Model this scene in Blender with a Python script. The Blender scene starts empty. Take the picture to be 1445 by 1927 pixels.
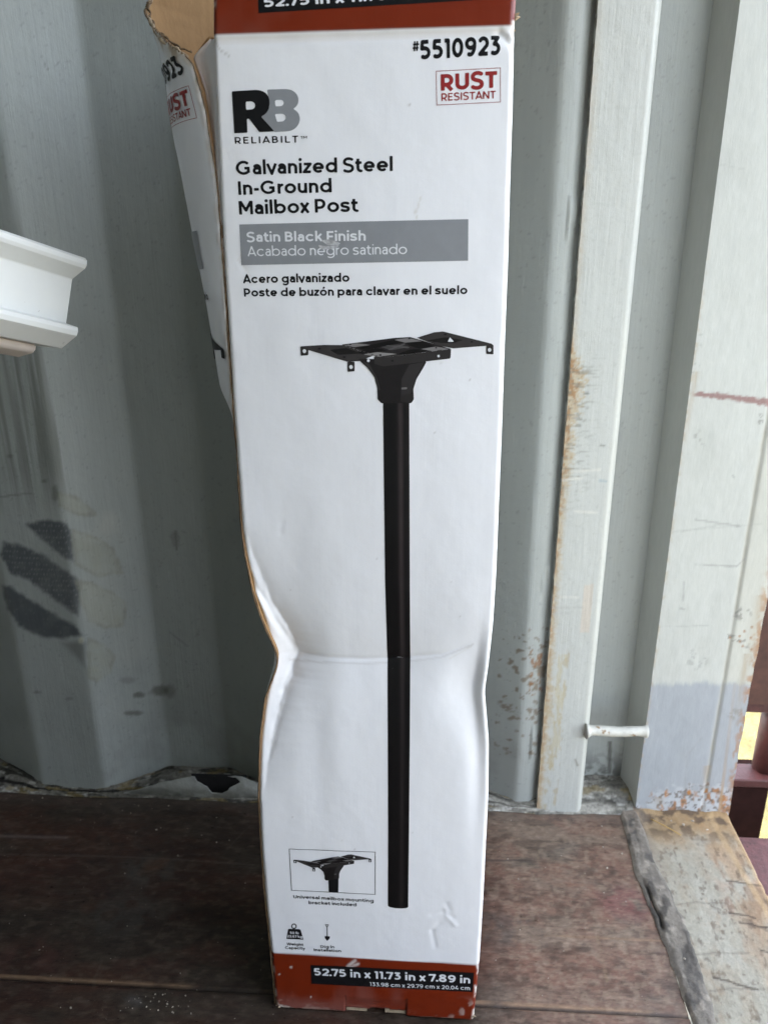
import bpy, math
import numpy as np

sc = bpy.context.scene
col = sc.collection
rad = math.radians

# ------------------------------------------------------------------ camera
PW, PH, FOC = 1445.0, 1927.0, 1448.0
PCX, PCY = PW / 2, PH / 2
CAM_H = 1.05
PITCH, YAW, ROLL = rad(19.96), rad(-3.6), rad(-0.381)
_fwd = np.array([math.sin(YAW) * math.cos(PITCH), math.cos(YAW) * math.cos(PITCH), -math.sin(PITCH)])
_r0 = np.array([math.cos(YAW), -math.sin(YAW), 0.0])
_u0 = np.cross(_r0, _fwd)
_rt = math.cos(ROLL) * _r0 + math.sin(ROLL) * _u0
_up = -math.sin(ROLL) * _r0 + math.cos(ROLL) * _u0
CO = np.array([0.0, 0.0, CAM_H])

import mathutils
cd = bpy.data.cameras.new('camera')
cam = bpy.data.objects.new('camera', cd)
col.objects.link(cam)
_m = mathutils.Matrix(((_rt[0], _up[0], -_fwd[0], 0), (_rt[1], _up[1], -_fwd[1], 0), (_rt[2], _up[2], -_fwd[2], CAM_H), (0, 0, 0, 1)))
cam.matrix_world = _m
cd.sensor_fit = 'VERTICAL'
cd.sensor_height = 24.0
cd.lens = 24.0 * FOC / PH
cd.clip_start = 0.02
cd.clip_end = 500
cd.dof.use_dof = True
cd.dof.focus_distance = 0.90
cd.dof.aperture_fstop = 5.0
sc.camera = cam

# ------------------------------------------------------------------ light
SUN_EL, SUN_AZ = rad(46), rad(-107)      # azimuth from +Y towards +X
w = bpy.data.worlds.new('World')
sc.world = w
w.use_nodes = True
wn, wl = w.node_tree.nodes, w.node_tree.links
bg = wn['Background']
sky = wn.new('ShaderNodeTexSky')
sky.sky_type = 'NISHITA'
sky.sun_disc = False
sky.sun_elevation = SUN_EL
sky.sun_rotation = SUN_AZ
sky.dust_density = 4.0
sky.air_density = 1.0
sky.ozone_density = 1.0
hs = wn.new('ShaderNodeHueSaturation')
hs.inputs['Saturation'].default_value = 0.48
wl.new(sky.outputs[0], hs.inputs['Color'])
wl.new(hs.outputs[0], bg.inputs[0])
bg.inputs[1].default_value = 0.15
sd = bpy.data.lights.new('sun', 'SUN')
sd.energy = 2.0
sd.angle = rad(0.5)
sd.color = (1.0, 0.95, 0.87)
sun = bpy.data.objects.new('sun', sd)
col.objects.link(sun)
_sd = mathutils.Vector((math.sin(SUN_AZ) * math.cos(SUN_EL), math.cos(SUN_AZ) * math.cos(SUN_EL), math.sin(SUN_EL)))
sun.rotation_euler = _sd.to_track_quat('Z', 'Y').to_euler()
sun.location = (0, 0, 6)
sc.view_settings.view_transform = 'Standard'
sc.view_settings.look = 'None'
sc.view_settings.exposure = 3.6
sc.view_settings.gamma = 1.0
sc.cycles.max_bounces = 8
sc.cycles.diffuse_bounces = 5

# ------------------------------------------------------------------ helpers
def ray(px, py):
    return _fwd + (px - PCX) / FOC * _rt - (py - PCY) / FOC * _up

def on_y(px, py, Y):
    d = ray(px, py)
    return CO + d * (Y / d[1])

def on_z(px, py, Z):
    d = ray(px, py)
    return CO + d * ((Z - CAM_H) / d[2])

def pix(P):
    v = np.asarray(P, float) - CO
    z = v @ _fwd
    return PCX + FOC * (v @ _rt) / z, PCY - FOC * (v @ _up) / z

def _hash(ix, iy, seed):
    h = (ix.astype(np.int64) * 374761393 + iy.astype(np.int64) * 668265263 + seed * 2147483647) & 0xFFFFFFFF
    h = ((h ^ (h >> 13)) * 1274126177) & 0xFFFFFFFF
    h = (h ^ (h >> 16)) & 0xFFFFFFFF
    return h / 4294967295.0

def vnoise(x, y, seed=0):
    x = np.asarray(x, float); y = np.asarray(y, float)
    ix, iy = np.floor(x), np.floor(y)
    fx, fy = x - ix, y - iy
    fx = fx * fx * (3 - 2 * fx); fy = fy * fy * (3 - 2 * fy)
    a, b = _hash(ix, iy, seed), _hash(ix + 1, iy, seed)
    c, d = _hash(ix, iy + 1, seed), _hash(ix + 1, iy + 1, seed)
    return (a * (1 - fx) + b * fx) * (1 - fy) + (c * (1 - fx) + d * fx) * fy

def fbm(x, y, seed=0, oct=4):
    s, a, t = 0.0, 0.5, 0.0
    for k in range(oct):
        s = s + a * vnoise(np.asarray(x) * 2 ** k, np.asarray(y) * 2 ** k, seed + 17 * k)
        t += a
        a *= 0.5
    return s / t

def sstep(a, b, x):
    t = np.clip((x - a) / (b - a), 0, 1)
    return t * t * (3 - 2 * t)

def poly_sdf(pts, X, Y):
    pts = np.asarray(pts, float)
    d = np.full(np.shape(X), 1e9)
    s = np.ones(np.shape(X))
    n = len(pts)
    for i in range(n):
        a, b = pts[i], pts[i - 1]
        e = b - a
        wx, wy = X - a[0], Y - a[1]
        t = np.clip((wx * e[0] + wy * e[1]) / (e @ e + 1e-12), 0, 1)
        bx, by = wx - e[0] * t, wy - e[1] * t
        d = np.minimum(d, bx * bx + by * by)
        c1, c2, c3 = Y >= a[1], Y < b[1], e[0] * wy > e[1] * wx
        flip = (c1 & c2 & c3) | (~c1 & ~c2 & ~c3)
        s = np.where(flip, -s, s)
    return s * np.sqrt(d)

def seg_dist(X, Y, pts):
    d = np.full(np.shape(X), 1e9)
    for a, b in zip(pts[:-1], pts[1:]):
        ex, ey = b[0] - a[0], b[1] - a[1]
        t = np.clip(((X - a[0]) * ex + (Y - a[1]) * ey) / (ex * ex + ey * ey + 1e-12), 0, 1)
        d = np.minimum(d, np.hypot(X - a[0] - ex * t, Y - a[1] - ey * t))
    return d

def blend(C, m, c):
    m = np.clip(m, 0, 1)[..., None]
    return C * (1 - m) + np.asarray(c, float) * m

# ---- mesh building
def link(o, parent=None):
    col.objects.link(o)
    if parent is not None:
        o.parent = parent
    return o

def mesh_arrays(name, V, loops, starts, totals, mats, parent=None, colors=None, smooth=True, attrs=None, mat_idx=None):
    V = np.asarray(V, np.float32)
    me = bpy.data.meshes.new(name)
    me.vertices.add(len(V)); me.vertices.foreach_set('co', V.ravel())
    me.loops.add(len(loops)); me.loops.foreach_set('vertex_index', np.asarray(loops, np.int32))
    me.polygons.add(len(starts))
    me.polygons.foreach_set('loop_start', np.asarray(starts, np.int32))
    me.polygons.foreach_set('loop_total', np.asarray(totals, np.int32))
    if mat_idx is not None:
        me.polygons.foreach_set('material_index', np.asarray(mat_idx, np.int32))
    me.update(calc_edges=True)
    me.validate()
    me.polygons.foreach_set('use_smooth', np.full(len(me.polygons), smooth))
    if colors is not None:
        ca = me.color_attributes.new('Col', 'FLOAT_COLOR', 'POINT')
        c4 = np.ones((len(V), 4), np.float32); c4[:, :3] = np.asarray(colors).reshape(-1, 3)
        ca.data.foreach_set('color', c4.ravel())
    for k, a in (attrs or {}).items():
        at = me.attributes.new(k, 'FLOAT', 'POINT')
        at.data.foreach_set('value', np.asarray(a, np.float32).ravel())
    for m in (mats if isinstance(mats, (list, tuple)) else [mats]):
        me.materials.append(m)
    return link(bpy.data.objects.new(name, me), parent)

def quads(ny, nx, mask=None):
    i = np.arange((ny - 1) * (nx - 1))
    r, c = i // (nx - 1), i % (nx - 1)
    q = np.stack([r * nx + c, r * nx + c + 1, (r + 1) * nx + c + 1, (r + 1) * nx + c], 1)
    if mask is not None:
        q = q[mask.ravel()]
    return q

def grid(name, P, mats, parent=None, colors=None, attrs=None, mask=None, flip=False, smooth=True):
    ny, nx = P.shape[:2]
    q = quads(ny, nx, mask)
    if flip:
        q = q[:, ::-1]
    n = len(q)
    V = P.reshape(-1, 3)
    C = None if colors is None else np.asarray(colors).reshape(-1, 3)
    A = {k: np.asarray(a).ravel() for k, a in (attrs or {}).items()}
    if mask is not None:
        used = np.unique(q); rm = np.full(len(V), -1); rm[used] = np.arange(len(used))
        q = rm[q]; V = V[used]
        C = None if C is None else C[used]
        A = {k: a[used] for k, a in A.items()}
    return mesh_arrays(name, V, q.ravel(), np.arange(n) * 4, np.full(n, 4), mats, parent, C, smooth, A)

def faces_mesh(name, V, F, mats, parent=None, smooth=False, colors=None):
    loops = [i for f in F for i in f]
    tot = [len(f) for f in F]
    st = np.concatenate([[0], np.cumsum(tot)[:-1]])
    return mesh_arrays(name, np.array(V, float), loops, st, tot, mats, parent, colors, smooth)

def box_mesh(name, lo, hi, mat, parent=None, bevel=0.0):
    x0, y0, z0 = lo; x1, y1, z1 = hi
    V = [(x0, y0, z0), (x1, y0, z0), (x1, y1, z0), (x0, y1, z0), (x0, y0, z1), (x1, y0, z1), (x1, y1, z1), (x0, y1, z1)]
    F = [(3, 2, 1, 0), (4, 5, 6, 7), (0, 1, 5, 4), (1, 2, 6, 5), (2, 3, 7, 6), (3, 0, 4, 7)]
    o = faces_mesh(name, V, F, mat, parent)
    if bevel:
        b = o.modifiers.new('bevel', 'BEVEL'); b.width = bevel; b.segments = 3
    return o

def tube(pts, radii, n=20, close=True):
    pts = np.asarray(pts, float)
    V, F = [], []
    T = np.gradient(pts, axis=0); T /= np.linalg.norm(T, axis=1)[:, None]
    ref = np.array([0, 0, 1.0]) if abs(T[0][2]) < .8 else np.array([1.0, 0, 0])
    for p, t, r in zip(pts, T, radii):
        a = np.cross(t, ref); a /= np.linalg.norm(a); b = np.cross(t, a)
        for k in range(n):
            th = 2 * math.pi * k / n
            V.append(p + r * (math.cos(th) * a + math.sin(th) * b))
    m = len(pts)
    for i in range(m - 1):
        for k in range(n):
            F.append((i * n + k, i * n + (k + 1) % n, (i + 1) * n + (k + 1) % n, (i + 1) * n + k))
    if close:
        F.append(tuple(range(n))[::-1]); F.append(tuple((m - 1) * n + k for k in range(n)))
    return V, F

def tag(o, label=None, cat=None, kind=None, group=None):
    if label: o['label'] = label
    if cat: o['category'] = cat
    if kind: o['kind'] = kind
    if group: o['group'] = group
    return o

def empty(name, loc=(0, 0, 0)):
    o = bpy.data.objects.new(name, None)
    o.location = loc
    o.empty_display_size = 0.1
    return link(o)

# ---- materials
def material(name, color=None, rough=0.6, attr=False, noise=0.0, nscale=40, nstretch=(1, 1, 1), bump=0.0, bscale=200,
             bstretch=(1, 1, 1), bump2=0.0, b2scale=20, spec=0.5, metallic=0.0, fleck=None, rough_var=0.0):
    m = bpy.data.materials.new(name)
    m.use_nodes = True
    N, L = m.node_tree.nodes, m.node_tree.links
    b = N['Principled BSDF']
    b.inputs['Roughness'].default_value = rough
    b.inputs['Specular IOR Level'].default_value = spec
    b.inputs['Metallic'].default_value = metallic
    tc = N.new('ShaderNodeTexCoord')
    def tex(scale, stretch, detail=6):
        mp = N.new('ShaderNodeMapping'); mp.inputs['Scale'].default_value = stretch
        L.new(tc.outputs['Object'], mp.inputs[0])
        t = N.new('ShaderNodeTexNoise'); t.inputs['Scale'].default_value = scale; t.inputs['Detail'].default_value = detail
        t.inputs['Roughness'].default_value = 0.6
        L.new(mp.outputs[0], t.inputs['Vector'])
        return t
    if attr:
        at = N.new('ShaderNodeAttribute'); at.attribute_name = 'Col'
        out = at.outputs['Color']
    else:
        rgb = N.new('ShaderNodeRGB'); rgb.outputs[0].default_value = (*color, 1)
        out = rgb.outputs[0]
    if noise:
        t = tex(nscale, nstretch)
        mr = N.new('ShaderNodeMapRange'); mr.inputs[1].default_value = .3; mr.inputs[2].default_value = .7
        mr.inputs[3].default_value = 1 - noise; mr.inputs[4].default_value = 1 + noise
        L.new(t.outputs[0], mr.inputs[0])
        mx = N.new('ShaderNodeVectorMath'); mx.operation = 'SCALE'
        L.new(out, mx.inputs[0]); L.new(mr.outputs[0], mx.inputs['Scale'])
        out = mx.outputs[0]
    if fleck:
        fc, fs, fth = fleck
        t = tex(fs, (1, 1, 1), 2)
        mr = N.new('ShaderNodeMapRange'); mr.inputs[1].default_value = fth; mr.inputs[2].default_value = fth + .04
        L.new(t.outputs[0], mr.inputs[0])
        mx = N.new('ShaderNodeMix'); mx.data_type = 'RGBA'
        L.new(mr.outputs[0], mx.inputs[0]); L.new(out, mx.inputs[6]); mx.inputs[7].default_value = (*fc, 1)
        out = mx.outputs[2]
    L.new(out, b.inputs['Base Color'])
    if rough_var:
        t = tex(nscale, nstretch)
        mr = N.new('ShaderNodeMapRange'); mr.inputs[1].default_value = .3; mr.inputs[2].default_value = .7
        mr.inputs[3].default_value = rough - rough_var; mr.inputs[4].default_value = rough + rough_var
        L.new(t.outputs[0], mr.inputs[0]); L.new(mr.outputs[0], b.inputs['Roughness'])
    prev = None
    for amt, s, st in ((bump, bscale, bstretch), (bump2, b2scale, (1, 1, 1))):
        if amt:
            t = tex(s, st)
            bp = N.new('ShaderNodeBump'); bp.inputs['Strength'].default_value = 1.0
            bp.inputs['Distance'].default_value = amt
            L.new(t.outputs[0], bp.inputs['Height'])
            if prev: L.new(prev.outputs[0], bp.inputs['Normal'])
            prev = bp
    if prev: L.new(prev.outputs[0], b.inputs['Normal'])
    return m

M_wall = material('wall_paint', rough=0.42, attr=True, noise=0.03, nscale=60, nstretch=(1, 1, .12), bump=0.0006, bscale=90,
                  bstretch=(2.2, 1, .10), bump2=0.0008, b2scale=60, spec=.4, rough_var=.06)
M_post = material('post_paint', rough=0.48, attr=True, noise=0.05, nscale=110, nstretch=(1, 1, .3), bump=0.00035, bscale=150, bstretch=(1.6, 1, .35), bump2=0.0006, b2scale=28, spec=.35, rough_var=.08)
M_floor = material('plywood', rough=0.40, attr=True, noise=0.30, nscale=210, nstretch=(.35, 1, 1), bump=0.0007, bscale=420,
                   bstretch=(.25, 1, 1), bump2=0.0010, b2scale=70, spec=.35, rough_var=.14, fleck=((.26, .22, .18), 520, .72))
M_sill = material('sill_steel', rough=0.7, attr=True, noise=0.12, nscale=140, bump=0.0015, bscale=120, bump2=0.002, b2scale=40, spec=.3)
M_dirt = material('dirt', rough=0.9, attr=True, noise=0.35, nscale=160, bump=0.003, bscale=160, spec=.15)
M_card = material('coated_board', rough=0.33, attr=True, noise=0.010, nscale=160, nstretch=(1, 1, .25), bump=0.00009, bscale=110,
                  bstretch=(2.0, 1, .03), bump2=0.0005, b2scale=30, spec=.45)
M_kraft = material('kraft_board', color=(.36, .215, .10), rough=0.85, noise=0.10, nscale=120, nstretch=(1, 1, .3), bump=0.0006,
                   bscale=180, spec=.15)
M_kraft_edge = material('kraft_edge', color=(.17, .115, .07), rough=0.9, noise=.35, nscale=140, spec=.1)
M_torn = material('torn_paper', color=(.42, .33, .23), rough=0.9, noise=0.25, nscale=120, bump=0.002, bscale=150, spec=.1)
M_pvc = material('vinyl', color=(.80, .81, .79), rough=0.32, noise=0.02, nscale=20, bump=0.0002, bscale=30, spec=.5,
                 fleck=((.35, .33, .30), 130, .745))
M_maroon = material('maroon_paint', color=(.055, .015, .014), rough=0.5, noise=0.25, nscale=60, bump=0.001, bscale=150,
                    fleck=((.05, .018, .014), 90, .64))
M_grass = material('dry_grass', color=(.16, .152, .118), rough=0.9, noise=0.5, nscale=9, bump=0.02, bscale=30)
M_shell = material('shell_paint', color=(.52, .54, .52), rough=0.5, noise=0.05, nscale=8)
M_ink_black = material('ink_black', color=(.008, .008, .009), rough=0.4, noise=.1, nscale=90, spec=.22)
M_ink_grey = material('ink_grey', color=(.25, .26, .275), rough=0.35, noise=.04, nscale=90, spec=.45)
M_ink_red = material('ink_red', color=(.27, .020, .020), rough=0.35, noise=.06, nscale=90, spec=.45)
M_ink_white = material('ink_white', color=(.74, .75, .77), rough=0.35, noise=.03, nscale=90, spec=.45)
M_ink_art = material('ink_picture', rough=0.34, attr=True, noise=.08, nscale=60, spec=.28, fleck=((.5, .5, .5), 420, .80))
M_crumb = material('crumb', color=(.36, .32, .26), rough=0.9, noise=.75, nscale=45)
M_straw = material('straw', color=(.40, .26, .09), rough=0.8, noise=.2, nscale=90)
M_sheet = material('membrane', rough=0.8, attr=True, noise=.15, nscale=60, bump=.002, bscale=80)
M_caulk = material('sealant', rough=0.75, attr=True, noise=.2, nscale=120, bump=.002, bscale=110, bump2=.003, b2scale=40, spec=.2)

# ================================================================== setting
XF = np.concatenate([np.linspace(-6, -.98, 30), np.arange(-.97, .375, .0028), [.378]])
YF = np.concatenate([np.linspace(-1.08, .70, 24), np.arange(.705, 1.235, .0026)])
X, Y = np.meshgrid(XF, YF)
PX, PY = pix(np.stack([X, Y, np.zeros_like(X)], -1))
Cf = np.empty(X.shape + (3,)); Cf[:] = (.068, .030, .019)
n1 = fbm(X * 3.2, Y * 11, 3, 5); n2 = fbm(X * 9, Y * 26, 8, 5); n3 = fbm(X * 4.5, Y * 8, 21, 4)
Cf = blend(Cf, sstep(.48, .68, n1) * .75, (.046, .041, .031))           # worn grey-olive film
Cf = blend(Cf, sstep(.52, .70, n3) * .6, (.035, .019, .015))
Cf = blend(Cf, sstep(.56, .74, n2) * .55, (.085, .034, .024))
Cf = blend(Cf, sstep(.50, .8, fbm(X * 6, Y * 60, 31, 4)) * .25, (.105, .078, .056))
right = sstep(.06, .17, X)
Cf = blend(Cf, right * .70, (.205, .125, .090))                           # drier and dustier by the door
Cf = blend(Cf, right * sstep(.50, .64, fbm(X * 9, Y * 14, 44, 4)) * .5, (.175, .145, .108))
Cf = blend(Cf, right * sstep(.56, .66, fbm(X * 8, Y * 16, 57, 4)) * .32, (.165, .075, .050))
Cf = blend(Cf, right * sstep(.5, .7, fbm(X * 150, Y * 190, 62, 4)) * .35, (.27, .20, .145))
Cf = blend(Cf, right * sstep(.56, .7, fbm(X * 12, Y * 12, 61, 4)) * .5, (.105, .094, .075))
Cf = blend(Cf, sstep(.5, .75, fbm(X * 70, Y * 160, 35, 4)) * .25, (.21, .165, .125))
Cf = blend(Cf, sstep(.50, .66, fbm(X * 40, Y * 55, 36, 6)) * .40, (.045, .028, .021))
Cf = blend(Cf, sstep(.55, .68, fbm(X * 90, Y * 110, 38, 5)) * right * .35, (.28, .21, .15))
Cf *= (1 - .35 * sstep(.55, .8, fbm(X * 40, Y * 120, 5, 3)))[..., None]
# seams between the boards
def seam(d, wdt, c, amt):
    global Cf
    Cf = blend(Cf, (1 - sstep(wdt * .4, wdt, np.abs(d))) * amt, c)
seam(Y - (.8125 - .004 * X), .0038, (.27, .17, .10), .75 * sstep(.25, .5, fbm(X * 14, Y * 3, 71, 3)))
seam(Y - (.8085 - .004 * X), .003, (.012, .008, .007), .75)
seam(Y - (1.052 + .004 * np.sin(X * 9)), .003, (.15, .12, .10), .4 * (X < -.3))
seam(Y - .932, .0024, (.24, .15, .09), .6 * (X > .19) * sstep(.35, .5, fbm(X * 20, Y * 3, 15, 3)))
seam(X - (.274 + .01 * (Y - .9)), .004, (.23, .16, .10), .5 * (Y < .935) * sstep(.3, .6, fbm(X * 3, Y * 30, 16, 3)))
seam(np.minimum(np.abs(Y - 1.085 - .05 * (X - .15)), 1), .003, (.05, .035, .03), .7 * (X > .1) * (X < .19))
# scratches and scuffs
rng = np.random.default_rng(4)
for k in range(60):
    x0, y0 = rng.uniform(-.9, .36), rng.uniform(.72, 1.18)
    a = rng.normal(0, .12) if rng.random() < .8 else rng.uniform(0, 3.1)
    l = rng.uniform(.01, .07)
    sel = (np.abs(X - x0) < l) & (np.abs(Y - y0) < l)
    if sel.any():
        d = seg_dist(X[sel], Y[sel], [(x0, y0), (x0 + l * math.cos(a) * .8, y0 + l * math.sin(a) * .8)])
        Cf[sel] = blend(Cf[sel], (1 - sstep(.0006, .0024, d)) * rng.uniform(.06, .25) * (.3 + fbm(X[sel] * 90, Y[sel] * 90, k, 3)), (.20, .165, .135))
for (qx, qy, r_, c_, am) in ((280, 1640, .05, (.085, .080, .068), .6), (240, 1720, .07, (.072, .068, .060), .5), (300, 1630, .03, (.15, .085, .05), .4),
                          (270, 1875, .022, (.20, .19, .18), .35), (60, 1800, .05, (.11, .05, .04), .5), (1140, 1640, .018, (.03, .025, .02), .7),
                          (1110, 1500, .02, (.35, .33, .27), .8), (1180, 1700, .05, (.20, .05, .05), .4), (960, 1750, .05, (.06, .055, .05), .5)):
    c0 = on_z(qx, qy, 0)
    d = np.hypot((X - c0[0]) / 1.6, Y - c0[1]) / r_
    Cf = blend(Cf, (1 - sstep(.3, 1, d)) * am * sstep(.35, .62, fbm(X * 45, Y * 45, int(qx), 4)), c_)
for (y0, y1, r_) in ((1573, 1571, .004),):
    a, b = on_z(0, y0, 0), on_z(125, y1 + 5, 0)
    Cf = blend(Cf, (1 - sstep(.001, .006, seg_dist(X, Y, [a[:2], b[:2]]))) * .5, (.24, .20, .18))
Cf = blend(Cf, sstep(1.165, 1.21, Y + .02 * (fbm(X * 30, Y * 30, 9, 3) - .5)) * .45, (.14, .115, .095))   # grit by the wall
Z = -.0030 * (1 - sstep(.001, .003, np.abs(Y - (.8085 - .004 * X)))) + .0012 * (fbm(X * 12, Y * 30, 2, 3) - .5)
Cf *= (.72 + .28 * sstep(-.02, .16, X))[..., None]  # floor left of the carton darkened, its shade put into the colour
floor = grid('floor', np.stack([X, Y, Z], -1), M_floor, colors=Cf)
tag(floor, 'worn dark brown plywood floor of the container', kind='structure')

ground = faces_mesh('ground', [(-60, -60, -1.1), (60, -60, -1.1), (60, 60, -1.1), (-60, 60, -1.1)], [(0, 1, 2, 3)], M_grass)
M_straw_grass = material('straw_grass', color=(.105, .090, .028), rough=0.9, noise=0.6, nscale=14, bump=0.02, bscale=40)
tag(faces_mesh('grass_patch', [(.9, 1.8, -1.096), (5, 1.8, -1.096), (5, 7, -1.096), (.9, 7, -1.096)], [(0, 1, 2, 3)], M_straw_grass), 'dry grass beyond the hinge', kind='structure')
tag(ground, 'dry yellow grass outside the container', kind='structure')

# ---- corrugated wall
def profile(xs, knots, sm=.005):
    xf = np.arange(xs[0] - .05, xs[-1] + .05, .001)
    yf = np.interp(xf, [k[0] for k in knots], [k[1] for k in knots])
    kx = np.arange(-4 * sm, 4 * sm + 1e-9, .001); kk = np.exp(-.5 * (kx / sm) ** 2); kk /= kk.sum()
    yp = np.convolve(np.pad(yf, len(kx) // 2, mode='edge'), kk, mode='valid')
    return np.interp(xs, xf, yp[:len(xf)])
YN, YFAR = 1.215, 1.286
kn = []
for k in range(12, 0, -1):
    o = -.487 * k
    kn += [(-.275 + o, YN), (-.147 + o, YN), (-.040 + o, YFAR), (.085 + o, YFAR)]
kn += [(-.275, YN), (-.147, YN), (-.033, YFAR), (.075, YFAR), (.174, YN + .002), (.200, YN + .003), (.2065, YN + .010), (.214, YN + .012), (.30, 1.293), (.42, 1.293)]
xw = np.concatenate([np.linspace(-6, -1.02, 200), np.arange(-1.01, .392, .0026)])
zw = np.concatenate([np.arange(-.01, 1.62, .0031), np.linspace(1.63, 2.4, 12)])
X, Zw = np.meshgrid(xw, zw)
yp = profile(xw, kn)
Yw = np.repeat(yp[None], len(zw), 0)
Yw = Yw + .0035 * (fbm(X * 5, Zw * 4, 77, 3) - .5) + .0008 * (fbm(X * 45, Zw * 30, 78, 3) - .5)
# dent and weld beads on the seam beside the plate
bead = (X > .196) & (X < .216)
Yw = Yw - bead * .0035 * sstep(.60, .80, fbm(X * 40, Zw * 14, 91, 3))
PX, PY = pix(np.stack([X, Yw, Zw], -1))
Cw = np.empty(X.shape + (3,)); Cw[:] = (.345, .366, .345)
Cw *= (1 + .10 * (fbm(X * 7, Zw * 3, 5, 4) - .5))[..., None]
Cw = blend(Cw, sstep(.55, .8, fbm(X * 60, Zw * 2.5, 12, 4)) * .10, (.30, .32, .30))       # brush streaks
# streaky grime on the rib at the frame's left
g = (X < -.625) & (X > -.80)
Cw = blend(Cw, g * sstep(.35, .65, fbm(X * 120, Zw * 3, 18, 4)) * sstep(330, 520, PY) * (1 - sstep(860, 1000, PY)) * .62, (.13, .135, .115))
Cw = blend(Cw, sstep(.30, .02, Zw) * sstep(.4, .7, fbm(X * 12, Zw * 12, 6, 4)) * .5, (.20, .205, .185))
def Q(pts, s=.3322, ox=0, oy=850):
    return [(ox + s * a, oy + s * b) for a, b in pts]
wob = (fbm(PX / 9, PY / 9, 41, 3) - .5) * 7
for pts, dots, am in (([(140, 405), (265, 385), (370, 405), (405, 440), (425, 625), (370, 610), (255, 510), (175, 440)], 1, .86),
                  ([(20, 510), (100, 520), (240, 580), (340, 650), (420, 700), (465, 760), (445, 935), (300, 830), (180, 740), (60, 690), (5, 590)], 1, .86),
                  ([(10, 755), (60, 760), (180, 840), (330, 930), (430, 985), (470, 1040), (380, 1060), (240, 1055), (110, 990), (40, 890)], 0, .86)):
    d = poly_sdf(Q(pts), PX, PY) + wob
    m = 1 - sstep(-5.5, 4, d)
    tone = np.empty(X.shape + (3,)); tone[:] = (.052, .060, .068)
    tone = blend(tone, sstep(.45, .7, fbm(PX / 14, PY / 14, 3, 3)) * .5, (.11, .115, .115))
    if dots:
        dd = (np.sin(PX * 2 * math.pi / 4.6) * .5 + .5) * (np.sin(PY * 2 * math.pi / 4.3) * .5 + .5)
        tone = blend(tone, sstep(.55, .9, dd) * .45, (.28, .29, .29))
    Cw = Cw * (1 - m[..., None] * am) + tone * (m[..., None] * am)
d = poly_sdf(Q([(330, 1075), (440, 1060), (500, 1075), (492, 1255), (440, 1190)]), PX, PY)
Cw = blend(Cw, (1 - sstep(-12, 3, d)) * .6, (.10, .105, .095))
for pts in ([(410, 440), (560, 490), (640, 545), (700, 685), (560, 705), (430, 640)],
            [(430, 735), (520, 740), (650, 800), (720, 860), (700, 985), (600, 1000), (510, 960), (470, 880)],
            [(500, 1060), (590, 1090), (650, 1160), (630, 1250), (550, 1305), (505, 1280)],
            [(320, 230), (400, 240), (500, 300), (550, 360), (450, 360), (340, 310)]):
    d = poly_sdf(Q(pts), PX, PY) + wob * .7
    Cw = blend(Cw, (1 - sstep(-3, 4, d)) * .42 * (.5 + fbm(PX / 20, PY / 12, 8, 3)), (.33, .33, .25))
    Cw = blend(Cw, (1 - sstep(1.0, 6, np.abs(d + 1))) * .36 * sstep(.3, .6, fbm(PX / 16, PY / 16, 9, 3)), (.20, .20, .15))
for cxp, cyp, rx, ry, am in ((205, 985, 28, 28, .38), (180, 1010, 50, 18, .22), (190, 1120, 60, 80, .16), (240, 1215, 40, 50, .14), (210, 1330, 60, 40, .10)):
    d = np.hypot((PX - cxp) / rx, (PY - cyp) / ry) + wob / 14
    Cw = blend(Cw, (1 - sstep(.3, 1.1, d)) * am * (.5 + .8 * fbm(PX / 22, PY / 40, 71, 4)), (.50, .50, .44))
for cxp, cyp, rx, ry, am in ((262, 1308, 13, 7, .8), (300, 1300, 22, 14, .8), (250, 1342, 22, 6, .75), (105, 930, 9, 22, .6), (240, 1280, 20, 8, .35), (320, 1300, 14, 16, .55),
                         (330, 1015, 12, 20, .35), (70, 1303, 10, 4, .5), (129, 1315, 10, 4, .4), (20, 858, 10, 4, .5), (84, 905, 8, 4, .6)):
    d = np.hypot((PX - cxp) / rx, (PY - cyp) / ry) + wob / 12
    Cw = blend(Cw, (1 - sstep(.45, 1.05, d)) * am * .85, (.085, .085, .065))
Cw = blend(Cw, (1 - sstep(.4, 1, np.hypot((PX - 153) / 7, (PY - 1205) / 8))) * .8, (.50, .48, .36))
for a, b, am in (((0, 935), (60, 928), .55), ((331, 1000), (333, 1035), .6), ((320, 1190), (352, 1215), .35), ((60, 250), (62, 262), .5), ((84, 118), (90, 130), .6),
                 ((108, 122), (112, 118), .5), ((1023, 20), (1025, 22), .7), ((1031, 76), (1032, 84), .3)):
    Cw = blend(Cw, (1 - sstep(.8, 2.6, seg_dist(PX, PY, [a, b]))) * am, (.16, .17, .15))
# rust flecks low on the narrow fold
m = (X > .13) & (X < .22) & (PY > 1180) & (PY < 1420)
Cw = blend(Cw, m * sstep(.58, .70, fbm(PX / 12, PY / 8, 14, 4)) * .75, (.16, .12, .075))
m = (np.abs(PX - 1008) < 12) & (np.abs(PY - 1265) < 45)
Cw = blend(Cw, m * sstep(.5, .65, fbm(PX / 7, PY / 9, 15, 4)) * .85, (.23, .115, .05))
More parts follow.
